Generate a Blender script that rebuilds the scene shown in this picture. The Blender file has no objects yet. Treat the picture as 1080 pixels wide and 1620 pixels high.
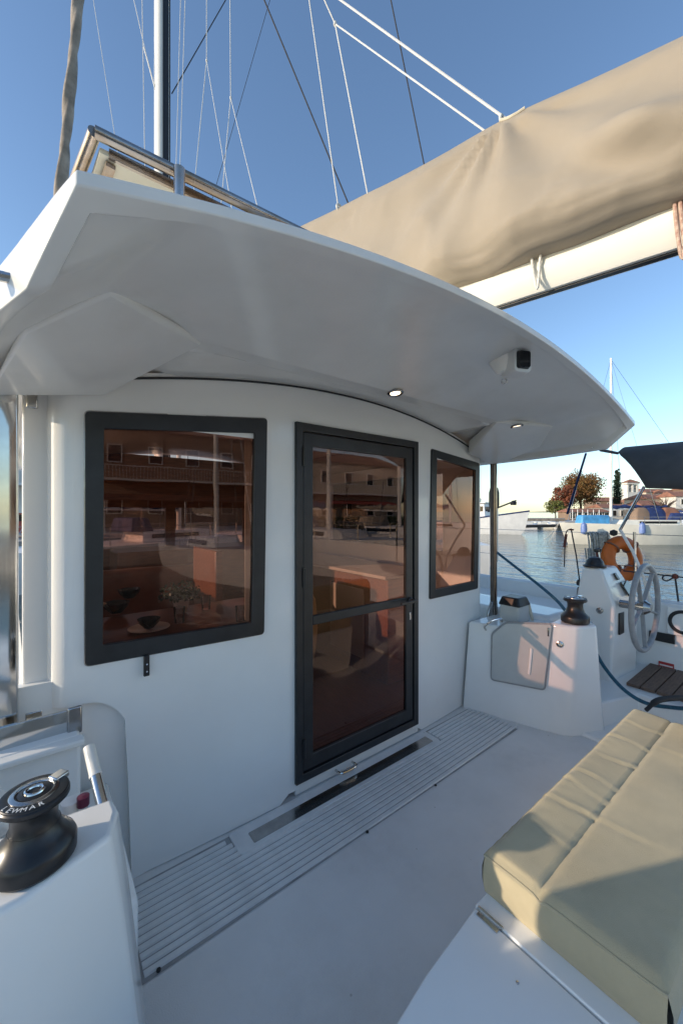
import bpy, bmesh, math, random
from mathutils import Vector, Matrix, noise
R = math.radians
random.seed(7)
S = bpy.context.scene
COL = S.collection

# ------------------------------------------------------------------ camera, sky, sun, exposure
# world axes = boat axes: X starboard, Y forward, Z up, cockpit floor z = 0
F = 610.0
HEAD = R(38.0)
CAM = Vector((-1.355, -1.734, 1.5))
cd = bpy.data.cameras.new('camera'); cam = bpy.data.objects.new('camera', cd); COL.objects.link(cam)
cd.sensor_fit = 'VERTICAL'; cd.sensor_height = 36; cd.sensor_width = 24
cd.lens = 36*F/1620; cd.clip_start = 0.02; cd.clip_end = 9000
cam.location = CAM; cam.rotation_euler = (R(90), 0, -HEAD)
S.camera = cam

SUN_EL, SUN_TRAVEL = R(16.2), R(112.0)          # light travels to this compass bearing (from Y towards X)
trav = Vector((math.sin(SUN_TRAVEL)*math.cos(SUN_EL), math.cos(SUN_TRAVEL)*math.cos(SUN_EL), -math.sin(SUN_EL)))
W = bpy.data.worlds.new('World'); S.world = W; W.use_nodes = True
wn = W.node_tree.nodes; wl = W.node_tree.links
sky = wn.new('ShaderNodeTexSky'); sky.sky_type = 'NISHITA'; sky.sun_disc = False
sky.sun_elevation = SUN_EL
sky.sun_rotation = math.atan2(-trav.x, -trav.y)
sky.air_density = 1.0; sky.dust_density = 0.4; sky.ozone_density = 2.6; sky.altitude = 0
bg = wn['Background']; bg.inputs['Strength'].default_value = 0.15
wl.new(sky.outputs['Color'], bg.inputs['Color'])
sl = bpy.data.lights.new('sun', 'SUN'); so = bpy.data.objects.new('sun', sl); COL.objects.link(so)
sl.energy = 2.7; sl.angle = R(0.55); sl.color = (1.0, 0.86, 0.68)
so.location = (-20, 10, 15); so.rotation_euler = trav.to_track_quat('-Z', 'Y').to_euler()
S.view_settings.view_transform = 'Standard'; S.view_settings.look = 'None'
S.view_settings.gamma = 1.0; S.view_settings.use_curve_mapping = False
S.view_settings.exposure = 0.80
S.render.engine = 'CYCLES'
S.cycles.max_bounces = 10; S.cycles.transparent_max_bounces = 16; S.cycles.glossy_bounces = 5

# ------------------------------------------------------------------ pixels to directions
FW = Vector((math.sin(HEAD), math.cos(HEAD), 0)); RT = Vector((math.cos(HEAD), -math.sin(HEAD), 0)); UP = Vector((0, 0, 1))
def ray(u, v): return RT*((u-540)/F) + FW + UP*((810-v)/F)
def dep(u, v, d): return CAM + ray(u, v)*d
def onz(u, v, z):
    r = ray(u, v); return CAM + r*((z-CAM.z)/r.z)
def ony(u, v, y):
    r = ray(u, v); return CAM + r*((y-CAM.y)/r.y)
def onx(u, v, x):
    r = ray(u, v); return CAM + r*((x-CAM.x)/r.x)
def onpl(u, v, p, n):
    r = ray(u, v); return CAM + r*((Vector(p)-CAM).dot(n)/r.dot(n))
def wally(x): return 0.03*x*x
def onwall(u, v, off=0.0):
    p = ony(u, v, 0)
    for _ in range(6): p = ony(u, v, wally(p.x)+off)
    return p
def gp(u, d):                                     # ground position seen at column u, depth d
    p = dep(u, 810, d); return p.x, p.y
WATER = -0.95

# ------------------------------------------------------------------ materials
MATS = {}
def mat(name, col, rough=0.5, metal=0.0, var=0.06, scale=6.0, bump=0.0, bscale=60.0, col2=None, coat=0.0, rvar=0.1, spec=0.5, sheen=0.0, stretch=None, detail=4):
    m = bpy.data.materials.new(name); m.use_nodes = True
    n = m.node_tree.nodes; l = m.node_tree.links; b = n['Principled BSDF']
    tc = n.new('ShaderNodeTexCoord'); src = tc.outputs['Object']
    if stretch:
        mp = n.new('ShaderNodeMapping'); mp.inputs['Scale'].default_value = stretch; l.new(src, mp.inputs['Vector']); src = mp.outputs['Vector']
    nz = n.new('ShaderNodeTexNoise'); nz.inputs['Scale'].default_value = scale; nz.inputs['Detail'].default_value = detail; nz.inputs['Roughness'].default_value = 0.6
    l.new(src, nz.inputs['Vector'])
    mr = n.new('ShaderNodeMapRange'); mr.inputs[1].default_value = 0.3; mr.inputs[2].default_value = 0.7; l.new(nz.outputs['Fac'], mr.inputs[0])
    mx = n.new('ShaderNodeMix'); mx.data_type = 'RGBA'
    c2 = col2 if col2 else tuple(max(0, c*(1-var*2)) for c in col)
    c1 = col if col2 else tuple(min(1, c*(1+var)) for c in col)
    mx.inputs[6].default_value = (*c1, 1); mx.inputs[7].default_value = (*c2, 1)
    l.new(mr.outputs[0], mx.inputs[0]); l.new(mx.outputs[2], b.inputs['Base Color'])
    mr2 = n.new('ShaderNodeMapRange'); mr2.inputs[3].default_value = max(0.02, rough-rvar*rough); mr2.inputs[4].default_value = min(1, rough+rvar*rough)
    l.new(nz.outputs['Fac'], mr2.inputs[0]); l.new(mr2.outputs[0], b.inputs['Roughness'])
    b.inputs['Metallic'].default_value = metal; b.inputs['Specular IOR Level'].default_value = spec
    if coat: b.inputs['Coat Weight'].default_value = coat; b.inputs['Coat Roughness'].default_value = 0.08
    if sheen: b.inputs['Sheen Weight'].default_value = sheen
    if bump:
        nb = n.new('ShaderNodeTexNoise'); nb.inputs['Scale'].default_value = bscale; nb.inputs['Detail'].default_value = 3; l.new(src, nb.inputs['Vector'])
        bp = n.new('ShaderNodeBump'); bp.inputs['Strength'].default_value = bump; bp.inputs['Distance'].default_value = 0.01
        l.new(nb.outputs['Fac'], bp.inputs['Height']); l.new(bp.outputs['Normal'], b.inputs['Normal'])
    MATS[name] = m; return m
mat('gelcoat', (0.84, 0.825, 0.785), 0.13, var=0.02, scale=2.2, bump=0.06, bscale=5, rvar=0.5)
mat('gelcoat_old', (0.80, 0.785, 0.74), 0.17, var=0.05, scale=1.7, bump=0.05, bscale=4, rvar=0.35)
mat('deck', (0.74, 0.725, 0.70), 0.33, var=0.04, scale=3.0, bump=0.12, bscale=240, rvar=0.25)
mat('groove', (0.36, 0.355, 0.35), 0.6, var=0.15, scale=8)
mat('slat', (0.74, 0.73, 0.71), 0.42, var=0.06, scale=7, bump=0.08, bscale=200)
mat('hatch_grey', (0.52, 0.52, 0.49), 0.35, var=0.05, scale=4)
mat('black_frame', (0.018, 0.02, 0.022), 0.38, var=0.2, scale=9, bump=0.02, bscale=300)
mat('black_plastic', (0.016, 0.016, 0.017), 0.33, var=0.2, scale=12)
mat('rubber', (0.02, 0.02, 0.02), 0.65, var=0.2)
mat('steel', (0.62, 0.61, 0.59), 0.10, 1.0, var=0.05, scale=14, rvar=0.6)
mat('steel_dull', (0.42, 0.41, 0.40), 0.22, 1.0, var=0.1, scale=14, rvar=0.5)
mat('steel_brown_reflection', (0.20, 0.165, 0.14), 0.16, 1.0, var=0.15, scale=14, rvar=0.5)  # stainless steel with its brown reflection painted into the colour
mat('steel_rust', (0.50, 0.50, 0.50), 0.25, 1.0, scale=9, col2=(0.36, 0.26, 0.17), rvar=0.5)
mat('alu_white', (0.80, 0.78, 0.72), 0.3, var=0.03, scale=3)
mat('boom_paint', (0.82, 0.79, 0.70), 0.33, var=0.03, scale=2)
mat('cover', (0.335, 0.282, 0.215), 0.85, var=0.045, scale=1.6, bump=0.25, bscale=420, sheen=0.15, spec=0.2)
mat('cover_edge', (0.58, 0.52, 0.40), 0.8, var=0.08, scale=20)
mat('cushion', (0.48, 0.40, 0.25), 0.8, var=0.07, scale=5, bump=0.25, bscale=500, sheen=0.2, spec=0.25)
mat('panel_cream', (0.72, 0.70, 0.58), 0.45, var=0.06, scale=4)
mat('rope_white', (0.72, 0.70, 0.64), 0.7, var=0.12, scale=60, bump=0.5, bscale=200)
mat('wire_white', (0.66, 0.65, 0.61), 0.5, var=0.05, scale=2)
mat('rope_grey', (0.55, 0.55, 0.51), 0.7, var=0.3, scale=50, bump=0.5, bscale=200)
mat('rope_dark', (0.03, 0.032, 0.04), 0.7, var=0.2, scale=40)
mat('rope_blue', (0.02, 0.11, 0.17), 0.6, var=0.25, scale=60, bump=0.6, bscale=180)
mat('rope_red', (0.16, 0.035, 0.02), 0.7, var=0.3, scale=60)
mat('rope_tan', (0.58, 0.47, 0.36), 0.75, scale=70, col2=(0.35, 0.16, 0.12), bump=0.5, bscale=200)
mat('furled', (0.33, 0.28, 0.23), 0.8, var=0.25, scale=3, bump=0.4, bscale=30)
mat('orange', (0.62, 0.14, 0.015), 0.5, var=0.1, scale=8)
mat('bimini', (0.075, 0.073, 0.07), 0.85, var=0.15, scale=3, bump=0.2, bscale=300)
mat('teak', (0.20, 0.125, 0.085), 0.6, scale=5, col2=(0.11, 0.07, 0.05), stretch=(3, 24, 24), bump=0.2, bscale=40)
mat('wood', (0.24, 0.085, 0.032), 0.35, scale=4, col2=(0.13, 0.045, 0.018), stretch=(2, 14, 14), coat=0.3)
mat('wood_floor', (0.16, 0.07, 0.035), 0.4, scale=4, col2=(0.10, 0.04, 0.02), stretch=(14, 2, 14))
mat('leather', (0.22, 0.09, 0.045), 0.5, var=0.15, scale=6)
mat('beige_vinyl', (0.50, 0.42, 0.22), 0.5, var=0.1, scale=5)
mat('interior', (0.45, 0.40, 0.35), 0.6, var=0.05)
mat('ceramic_dark', (0.02, 0.022, 0.02), 0.25)
mat('ceramic_white', (0.75, 0.72, 0.68), 0.2)
mat('wheel_grey', (0.30, 0.31, 0.32), 0.45, var=0.1, scale=20)
mat('red_sign', (0.45, 0.04, 0.04), 0.5)
mat('white_paint', (0.78, 0.77, 0.74), 0.45, var=0.05, scale=2)
mat('cream_paint', (0.86, 0.81, 0.68), 0.5, var=0.06, scale=1)
mat('blue_canvas', (0.02, 0.04, 0.14), 0.8, var=0.2, scale=4)
mat('blue_tarp', (0.08, 0.33, 0.62), 0.5, var=0.15, scale=4)
mat('fender_blue', (0.16, 0.24, 0.50), 0.4, var=0.1)
mat('dark_glass', (0.012, 0.014, 0.018), 0.06, var=0.1)
mat('plaster', (0.62, 0.52, 0.40), 0.85, var=0.1, scale=0.6)
mat('plaster_white', (0.72, 0.69, 0.62), 0.85, var=0.08, scale=0.6)
mat('plaster_brown', (0.24, 0.165, 0.115), 0.85, var=0.12, scale=0.6)
mat('terracotta', (0.31, 0.14, 0.085), 0.8, var=0.2, scale=1.5, bump=0.5, bscale=6)
mat('stone_wall', (0.33, 0.27, 0.21), 0.9, var=0.25, scale=1.5, bump=0.5, bscale=5)
mat('concrete', (0.44, 0.41, 0.37), 0.85, var=0.15, scale=1.2, bump=0.3, bscale=12)
mat('asphalt', (0.10, 0.10, 0.10), 0.9, var=0.15, scale=2)
mat('earth', (0.16, 0.13, 0.08), 0.95, var=0.25, scale=0.1)
mat('hill', (0.10, 0.12, 0.10), 0.95, var=0.2, scale=0.02)
mat('bark', (0.10, 0.07, 0.05), 0.9, var=0.3, scale=6)
mat('leaf_autumn', (0.22, 0.085, 0.022), 0.7, scale=0.35, col2=(0.13, 0.10, 0.025))
mat('leaf_rust', (0.24, 0.075, 0.03), 0.7, scale=0.5, col2=(0.17, 0.055, 0.03))
mat('leaf_yellow', (0.15, 0.15, 0.03), 0.7, scale=0.5, col2=(0.08, 0.11, 0.025))
mat('leaf_cypress', (0.022, 0.045, 0.018), 0.7, var=0.3, scale=1)
mat('leaf_green', (0.05, 0.09, 0.03), 0.6, var=0.3, scale=4)
mat('car_silver', (0.45, 0.45, 0.46), 0.25, 0.6, coat=0.6)
mat('car_red', (0.35, 0.02, 0.02), 0.3, coat=0.6)
mat('awning_red', (0.45, 0.10, 0.08), 0.8, var=0.1)
mat('awning_brown', (0.16, 0.08, 0.05), 0.8, var=0.1)
mat('tube_pvc', (0.78, 0.74, 0.66), 0.3, var=0.04)
mat('purple_plastic', (0.10, 0.014, 0.04), 0.35)
mat('leaf_plant', (0.03, 0.06, 0.02), 0.5, var=0.4, scale=30)
def specks(name, col, amount=0.0065, scale=26.0):
    # trodden dirt: sparse small specks and pale scuffs over the base colour
    n = MATS[name].node_tree.nodes; l = MATS[name].node_tree.links; b = n['Principled BSDF']
    src = b.inputs['Base Color'].links[0].from_socket
    tc = n.new('ShaderNodeTexCoord'); v = n.new('ShaderNodeTexVoronoi'); v.inputs['Scale'].default_value = scale; l.new(tc.outputs['Object'], v.inputs['Vector'])
    w = n.new('ShaderNodeTexWhiteNoise'); l.new(v.outputs['Color'], w.inputs['Vector'])
    m1 = n.new('ShaderNodeMath'); m1.operation = 'LESS_THAN'; m1.inputs[1].default_value = 0.10; l.new(v.outputs['Distance'], m1.inputs[0])
    m2 = n.new('ShaderNodeMath'); m2.operation = 'LESS_THAN'; m2.inputs[1].default_value = amount*8; l.new(w.outputs['Value'], m2.inputs[0])
    m3 = n.new('ShaderNodeMath'); m3.operation = 'MULTIPLY'; l.new(m1.outputs[0], m3.inputs[0]); l.new(m2.outputs[0], m3.inputs[1])
    m4 = n.new('ShaderNodeMath'); m4.operation = 'MULTIPLY'; m4.inputs[1].default_value = 0.6; l.new(m3.outputs[0], m4.inputs[0])
    nz = n.new('ShaderNodeTexNoise'); nz.inputs['Scale'].default_value = 2.3; nz.inputs['Detail'].default_value = 8; nz.inputs['Roughness'].default_value = 0.7; l.new(tc.outputs['Object'], nz.inputs['Vector'])
    mr = n.new('ShaderNodeMapRange'); mr.inputs[1].default_value = 0.52; mr.inputs[2].default_value = 0.75; mr.inputs[4].default_value = 0.22; l.new(nz.outputs['Fac'], mr.inputs[0])
    mx = n.new('ShaderNodeMath'); mx.operation = 'MAXIMUM'; l.new(m4.outputs[0], mx.inputs[0]); l.new(mr.outputs[0], mx.inputs[1])
    c = n.new('ShaderNodeMix'); c.data_type = 'RGBA'; l.new(mx.outputs[0], c.inputs[0]); l.new(src, c.inputs[6]); c.inputs[7].default_value = (*col, 1)
    l.new(c.outputs[2], b.inputs['Base Color'])
specks('deck', (0.30, 0.27, 0.23)); specks('slat', (0.34, 0.31, 0.27)); specks('gelcoat_old', (0.50, 0.46, 0.38), 0.001, 9)
def emis(name, col, s):
    m = bpy.data.materials.new(name); m.use_nodes = True; n = m.node_tree.nodes; b = n['Principled BSDF']
    b.inputs['Base Color'].default_value = (*col, 1); b.inputs['Emission Color'].default_value = (*col, 1); b.inputs['Emission Strength'].default_value = s
    MATS[name] = m
emis('lamp_glow', (1.0, 0.80, 0.55), 2.2)
def glass(name, tint, refl, ior):
    m = bpy.data.materials.new(name); m.use_nodes = True; n = m.node_tree.nodes; l = m.node_tree.links
    n.remove(n['Principled BSDF'])
    t = n.new('ShaderNodeBsdfTransparent'); t.inputs[0].default_value = (*tint, 1)
    g = n.new('ShaderNodeBsdfGlossy'); g.inputs['Color'].default_value = (*refl, 1); g.inputs['Roughness'].default_value = 0.004
    tc = n.new('ShaderNodeTexCoord'); nb = n.new('ShaderNodeTexNoise'); nb.inputs['Scale'].default_value = 2.5; l.new(tc.outputs['Object'], nb.inputs['Vector'])
    bp = n.new('ShaderNodeBump'); bp.inputs['Strength'].default_value = 0.02; bp.inputs['Distance'].default_value = 0.02; l.new(nb.outputs['Fac'], bp.inputs['Height'])
    l.new(bp.outputs['Normal'], g.inputs['Normal'])
    f = n.new('ShaderNodeFresnel'); f.inputs[0].default_value = ior
    x = n.new('ShaderNodeMixShader'); l.new(f.outputs[0], x.inputs[0]); l.new(t.outputs[0], x.inputs[1]); l.new(g.outputs[0], x.inputs[2])
    l.new(x.outputs[0], n['Material Output'].inputs[0]); MATS[name] = m
glass('tinted_glass', (0.60, 0.40, 0.34), (1.0, 0.80, 0.75), 1.62)
glass('side_glass', (0.88, 0.84, 0.82), (1, 1, 1), 1.5)
glass('dark_side_glass', (0.66, 0.58, 0.55), (1, 1, 1), 1.5)
glass('clear_glass', (0.93, 0.93, 0.93), (1, 1, 1), 1.5)
def water_mat():
    m = bpy.data.materials.new('water'); m.use_nodes = True; n = m.node_tree.nodes; l = m.node_tree.links; b = n['Principled BSDF']
    b.inputs['Base Color'].default_value = (0.02, 0.045, 0.05, 1); b.inputs['Roughness'].default_value = 0.06; b.inputs['IOR'].default_value = 1.33
    tc = n.new('ShaderNodeTexCoord')
    mp = n.new('ShaderNodeMapping'); mp.inputs['Rotation'].default_value = (0, 0, R(30)); mp.inputs['Scale'].default_value = (1.0, 0.55, 1); l.new(tc.outputs['Object'], mp.inputs['Vector'])
    a = n.new('ShaderNodeTexNoise'); a.inputs['Scale'].default_value = 0.9; a.inputs['Detail'].default_value = 5; a.inputs['Roughness'].default_value = 0.55; l.new(mp.outputs[0], a.inputs['Vector'])
    c = n.new('ShaderNodeTexNoise'); c.inputs['Scale'].default_value = 4.5; c.inputs['Detail'].default_value = 3; l.new(mp.outputs[0], c.inputs['Vector'])
    ad = n.new('ShaderNodeMath'); ad.operation = 'MULTIPLY_ADD'; ad.inputs[1].default_value = 0.22; l.new(c.outputs['Fac'], ad.inputs[0]); l.new(a.outputs['Fac'], ad.inputs[2])
    bp = n.new('ShaderNodeBump'); bp.inputs['Strength'].default_value = 0.55; bp.inputs['Distance'].default_value = 0.16
    l.new(ad.outputs[0], bp.inputs['Height']); l.new(bp.outputs['Normal'], b.inputs['Normal']); MATS['water'] = m
water_mat()

# ------------------------------------------------------------------ mesh building
WORLDLOC = {}
class MB:
    def __init__(s): s.v = []; s.f = []
    def add(s, vs, fs):
        o = len(s.v); s.v += [Vector(p) for p in vs]; s.f += [tuple(i+o for i in f) for f in fs]; return s
    def box(s, c, d, rz=0.0, rot=None):
        c = Vector(c); h = Vector(d)/2; M = rot if rot else Matrix.Rotation(rz, 3, 'Z')
        vs = [c + M @ Vector((sx*h.x, sy*h.y, sz*h.z)) for sx in (-1, 1) for sy in (-1, 1) for sz in (-1, 1)]
        return s.add(vs, [(0, 1, 3, 2), (4, 6, 7, 5), (0, 4, 5, 1), (2, 3, 7, 6), (0, 2, 6, 4), (1, 5, 7, 3)])
    def bar(s, p, q, w, h, up=UP):
        p = Vector(p); q = Vector(q); d = (q-p); L = d.length; d.normalize(); x = d.cross(up)
        if x.length < 1e-4: x = d.cross(Vector((1, 0, 0)))
        x.normalize(); z = x.cross(d)
        return s.box((p+q)/2, (w, L, h), rot=Matrix((x, d, z)).transposed())
    def tube(s, pts, r, seg=8, cap=True):
        pts = [Vector(p) for p in pts]; n = len(pts); rs = r if isinstance(r, (list, tuple)) else [r]*n
        o = len(s.v); prev = None
        for i, p in enumerate(pts):
            t = (pts[min(i+1, n-1)]-pts[max(i-1, 0)]).normalized()
            if prev is None:
                x = t.cross(UP); x = x if x.length > 1e-3 else t.cross(Vector((1, 0, 0)))
            else: x = prev - t*prev.dot(t)
            x.normalize(); prev = x; y = t.cross(x)
            for k in range(seg):
                a = 2*math.pi*k/seg; s.v.append(p + (x*math.cos(a)+y*math.sin(a))*rs[i])
        for i in range(n-1):
            for k in range(seg):
                k2 = (k+1) % seg; s.f.append((o+i*seg+k, o+i*seg+k2, o+(i+1)*seg+k2, o+(i+1)*seg+k))
        if cap: s.f.append(tuple(o+k for k in reversed(range(seg)))); s.f.append(tuple(o+(n-1)*seg+k for k in range(seg)))
        return s
    def lathe(s, prof, c, seg=32, M=None, cap=True):
        c = Vector(c); o = len(s.v); n = len(prof)
        for r, z in prof:
            for k in range(seg):
                a = 2*math.pi*k/seg; p = Vector((r*math.cos(a), r*math.sin(a), z)); s.v.append(c + (M @ p if M else p))
        for i in range(n-1):
            for k in range(seg):
                k2 = (k+1) % seg; s.f.append((o+i*seg+k, o+i*seg+k2, o+(i+1)*seg+k2, o+(i+1)*seg+k))
        if cap and prof[0][0] > 1e-6: s.f.append(tuple(o+k for k in reversed(range(seg))))
        if cap and prof[-1][0] > 1e-6: s.f.append(tuple(o+(n-1)*seg+k for k in range(seg)))
        return s
    def torus(s, c, R1, r, nrm, seg=40, ms=12, a0=0, a1=2*math.pi, sq=1.0):
        c = Vector(c); nrm = Vector(nrm).normalized(); x = nrm.orthogonal().normalized() if abs(nrm.z) > .9 else nrm.cross(UP).normalized(); y = nrm.cross(x)
        closed = abs(a1-a0-2*math.pi) < 1e-4; N = seg if closed else seg+1; o = len(s.v)
        for i in range(N):
            a = a0+(a1-a0)*i/seg; d = x*math.cos(a)+y*math.sin(a)
            for k in range(ms):
                b = 2*math.pi*k/ms; s.v.append(c + d*(R1+r*math.cos(b)) + nrm*r*sq*math.sin(b))
        for i in range(seg):
            i2 = (i+1) % N
            for k in range(ms):
                k2 = (k+1) % ms; s.f.append((o+i*ms+k, o+i2*ms+k, o+i2*ms+k2, o+i*ms+k2))
        if not closed: s.f.append(tuple(o+k for k in range(ms))); s.f.append(tuple(o+seg*ms+k for k in reversed(range(ms))))
        return s
    def loft(s, rings, cap=True):
        n = len(rings[0]); o = len(s.v)
        for r in rings: s.v += [Vector(p) for p in r]
        for i in range(len(rings)-1):
            for k in range(n):
                k2 = (k+1) % n; s.f.append((o+i*n+k, o+i*n+k2, o+(i+1)*n+k2, o+(i+1)*n+k))
        if cap: s.f.append(tuple(o+k for k in reversed(range(n)))); s.f.append(tuple(o+(len(rings)-1)*n+k for k in range(n)))
        return s
    def prism(s, poly, z0, z1): return s.loft([[(x, y, z0) for x, y in poly], [(x, y, z1) for x, y in poly]])
    def grid(s, fn, nu, nv):
        o = len(s.v)
        for i in range(nu+1):
            for j in range(nv+1): s.v.append(Vector(fn(i/nu, j/nv)))
        for i in range(nu):
            for j in range(nv):
                a = o+i*(nv+1)+j; s.f.append((a, a+nv+1, a+nv+2, a+1))
        return s
    def ring(s, outer, inner, nrm, depth):
        """flat frame between two loops, extruded along nrm"""
        n = len(outer); d = Vector(nrm)*depth; o = len(s.v)
        s.v += [Vector(p) for p in outer]+[Vector(p) for p in inner]+[Vector(p)+d for p in outer]+[Vector(p)+d for p in inner]
        for k in range(n):
            k2 = (k+1) % n
            s.f += [(o+k, o+k2, o+n+k2, o+n+k), (o+2*n+k, o+3*n+k, o+3*n+k2, o+2*n+k2), (o+k, o+2*n+k, o+2*n+k2, o+k2), (o+n+k, o+n+k2, o+3*n+k2, o+3*n+k)]
        return s
    def build(s, name, m, parent=None, smooth=False, bevel=0.0, origin=None, seg=2, solid=0.0, angle=35, flipfix=True):
        if origin is None:
            xs = [p.x for p in s.v]; ys = [p.y for p in s.v]; zs = [p.z for p in s.v]
            origin = Vector(((min(xs)+max(xs))/2, (min(ys)+max(ys))/2, min(zs)))
        origin = Vector(origin)
        me = bpy.data.meshes.new(name); me.from_pydata([p-origin for p in s.v], [], s.f); me.update()
        if flipfix:
            bm = bmesh.new(); bm.from_mesh(me); bmesh.ops.recalc_face_normals(bm, faces=bm.faces); bm.to_mesh(me); bm.free()
        me.materials.append(MATS[m])
        o = bpy.data.objects.new(name, me); COL.objects.link(o)
        WORLDLOC[o.name] = origin
        if parent: o.parent = parent; o.location = origin - WORLDLOC[parent.name]
        else: o.location = origin
        if smooth:
            for p in me.polygons: p.use_smooth = True
            if smooth != 'full': me.set_sharp_from_angle(angle=R(angle))
        if solid: md = o.modifiers.new('solid', 'SOLIDIFY'); md.thickness = solid; md.offset = -1
        if bevel:
            md = o.modifiers.new('bevel', 'BEVEL'); md.width = bevel; md.segments = seg; md.limit_method = 'ANGLE'; md.angle_limit = R(30); md.harden_normals = False
            if not smooth:
                for p in me.polygons: p.use_smooth = True
                me.set_sharp_from_angle(angle=R(50))
        return o
def tag(o, label=None, cat=None, group=None, kind=None):
    if label: o['label'] = label
    if cat: o['category'] = cat
    if group: o['group'] = group
    if kind: o['kind'] = kind
    return o
def empty(name, loc, label=None, cat=None, group=None, parent=None):
    o = bpy.data.objects.new(name, None); COL.objects.link(o); o.empty_display_size = 0.2
    WORLDLOC[o.name] = Vector(loc)
    if parent: o.parent = parent; o.location = Vector(loc)-WORLDLOC[parent.name]
    else: o.location = Vector(loc)
    return tag(o, label, cat, group)
def dup(o, loc, parent=None, rz=None):
    c = o.copy(); COL.objects.link(c); WORLDLOC[c.name] = Vector(loc)
    c.parent = parent; c.location = Vector(loc)-(WORLDLOC[parent.name] if parent else Vector())
    if rz is not None: c.rotation_euler.z = rz
    return c
def sm(a, b, x):
    t = max(0.0, min(1.0, (x-a)/(b-a))); return t*t*(3-2*t)
def curve(pts, n=10):
    """Catmull-Rom through points"""
    P = [Vector(p) for p in pts]; P = [P[0]*2-P[1]]+P+[P[-1]*2-P[-2]]; out = []
    for i in range(1, len(P)-2):
        for k in range(n):
            t = k/n; a, b, c, d = P[i-1:i+3]
            out.append(0.5*((2*b)+(c-a)*t+(2*a-5*b+4*c-d)*t*t+(3*b-a-3*c+d)*t**3))
    return out+[P[-2]]
def sag(p, q, drop, n=14):
    p = Vector(p); q = Vector(q)
    return [p.lerp(q, i/n)-UP*(drop*4*(i/n)*(1-i/n)) for i in range(n+1)]
def rrect(x0, x1, y0, y1, r, n=4):
    out = []
    for cx, cy, a0 in ((x1-r, y1-r, 0), (x0+r, y1-r, 90), (x0+r, y0+r, 180), (x1-r, y0+r, 270)):
        for k in range(n+1):
            a = R(a0+90*k/n); out.append((cx+r*math.cos(a), cy+r*math.sin(a)))
    return out
# ------------------------------------------------------------------ water
wm = MB(); wm.grid(lambda s, t: ((s-.5)*7000, (t-.5)*7000, WATER), 24, 24)
tag(wm.build('water', 'water', origin=(0, 0, WATER)), kind='structure')

# ------------------------------------------------------------------ the catamaran we stand on
cat = empty('catamaran', (0, 0, WATER), 'white sailing catamaran with a hardtop over its shaded aft cockpit', 'catamaran')
BC = 0.06                                            # centre line
def cz(x): return 2.225-0.0986*(x-BC)**2             # hardtop camber
def rquad(c, r, n=5):
    out = []; m = len(c); c = [Vector(p) for p in c]
    for i in range(m):
        p = c[i]; a = (c[i-1]-p).normalized(); b = (c[(i+1) % m]-p).normalized()
        for k in range(n+1):
            t = k/n; out.append((p+a*r)*(1-t)**2+p*2*t*(1-t)+(p+b*r)*t*t)
    return out

# ---- cabin wall: plan path from the port side round the aft face to the starboard side
LWo = [onwall(u, v, -0.012) for u, v in ((135, 650), (423, 662), (418, 1003), (135, 1055))]
LWi = [onwall(u, v, -0.012) for u, v in ((165, 678), (403, 685), (398, 985), (163, 1021))]
RWo = [onwall(u, v, -0.012) for u, v in ((683, 710), (758, 733), (755.5, 931), (680, 948))]
RWi = [onwall(u, v, -0.012) for u, v in ((691, 724), (752, 744), (749, 920), (688.5, 933))]
dl = onwall(466, 900).x; dr = onwall(657, 900).x
dzt = onwall(470, 668).z; dzb = onwall(462, 1243).z
XL, XR, RC = -1.335, 1.56, 0.09
holes = [(LWo[0].x+.03, LWo[1].x-.03, LWo[3].z+.05, LWo[0].z-.03), (dl+.03, dr-.03, dzb-.2, dzt-.03), (RWo[0].x+.03, RWo[1].x-.03, RWo[2].z+.03, RWo[1].z-.02)]
path = []
for y in (3.0, 2.2, 1.5, 0.9, 0.45, 0.25): path.append((XL-0.0, y, 'port'))
y0 = wally(XL+RC)
for k in range(19):
    a = R(180+90*k/18); path.append((XL+RC+RC*math.cos(a), y0+RC+RC*math.sin(a), 'aft'))
xs = set()
x = XL+RC
while x < XR-RC: xs.add(round(x, 4)); x += 0.05
for h in holes: xs |= {round(h[0], 4), round(h[1], 4)}
cutx = [-1.24+0.012*i for i in range(18)]
for c in cutx: xs.add(round(c, 4))
xs = sorted(xs)
for x in xs[1:]: path.append((x, wally(x), 'aft'))
y1 = wally(XR-RC)
for k in range(19):
    a = R(270+90*k/18); path.append((XR-RC+RC*math.cos(a), y1+RC+RC*math.sin(a), 'aft'))
for y in (0.25, 0.45, 0.9, 1.5, 2.2, 3.0): path.append((XR, y, 'star'))
def zlow(x, kind):
    if kind == 'port': return 0.3
    if kind == 'star': return 0.3
    if x < -1.0:
        t = max(0, min(1, (x+1.21)/0.15)); return 0.0 if t >= 1 else 0.76-0.22*(1-math.sqrt(max(0, 1-t*t)))-0.54*max(0, (t-.86)/.14)
    if dl-.04 < x < dr+.06: return dzb-0.035
    return 0.004
def ztop(x): return cz(x)-0.035
side_holes = {'port': [(0.45, 2.2, 1.15, 1.85)], 'star': [(0.45, 2.2, 1.15, 1.85)]}
w = MB()
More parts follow.
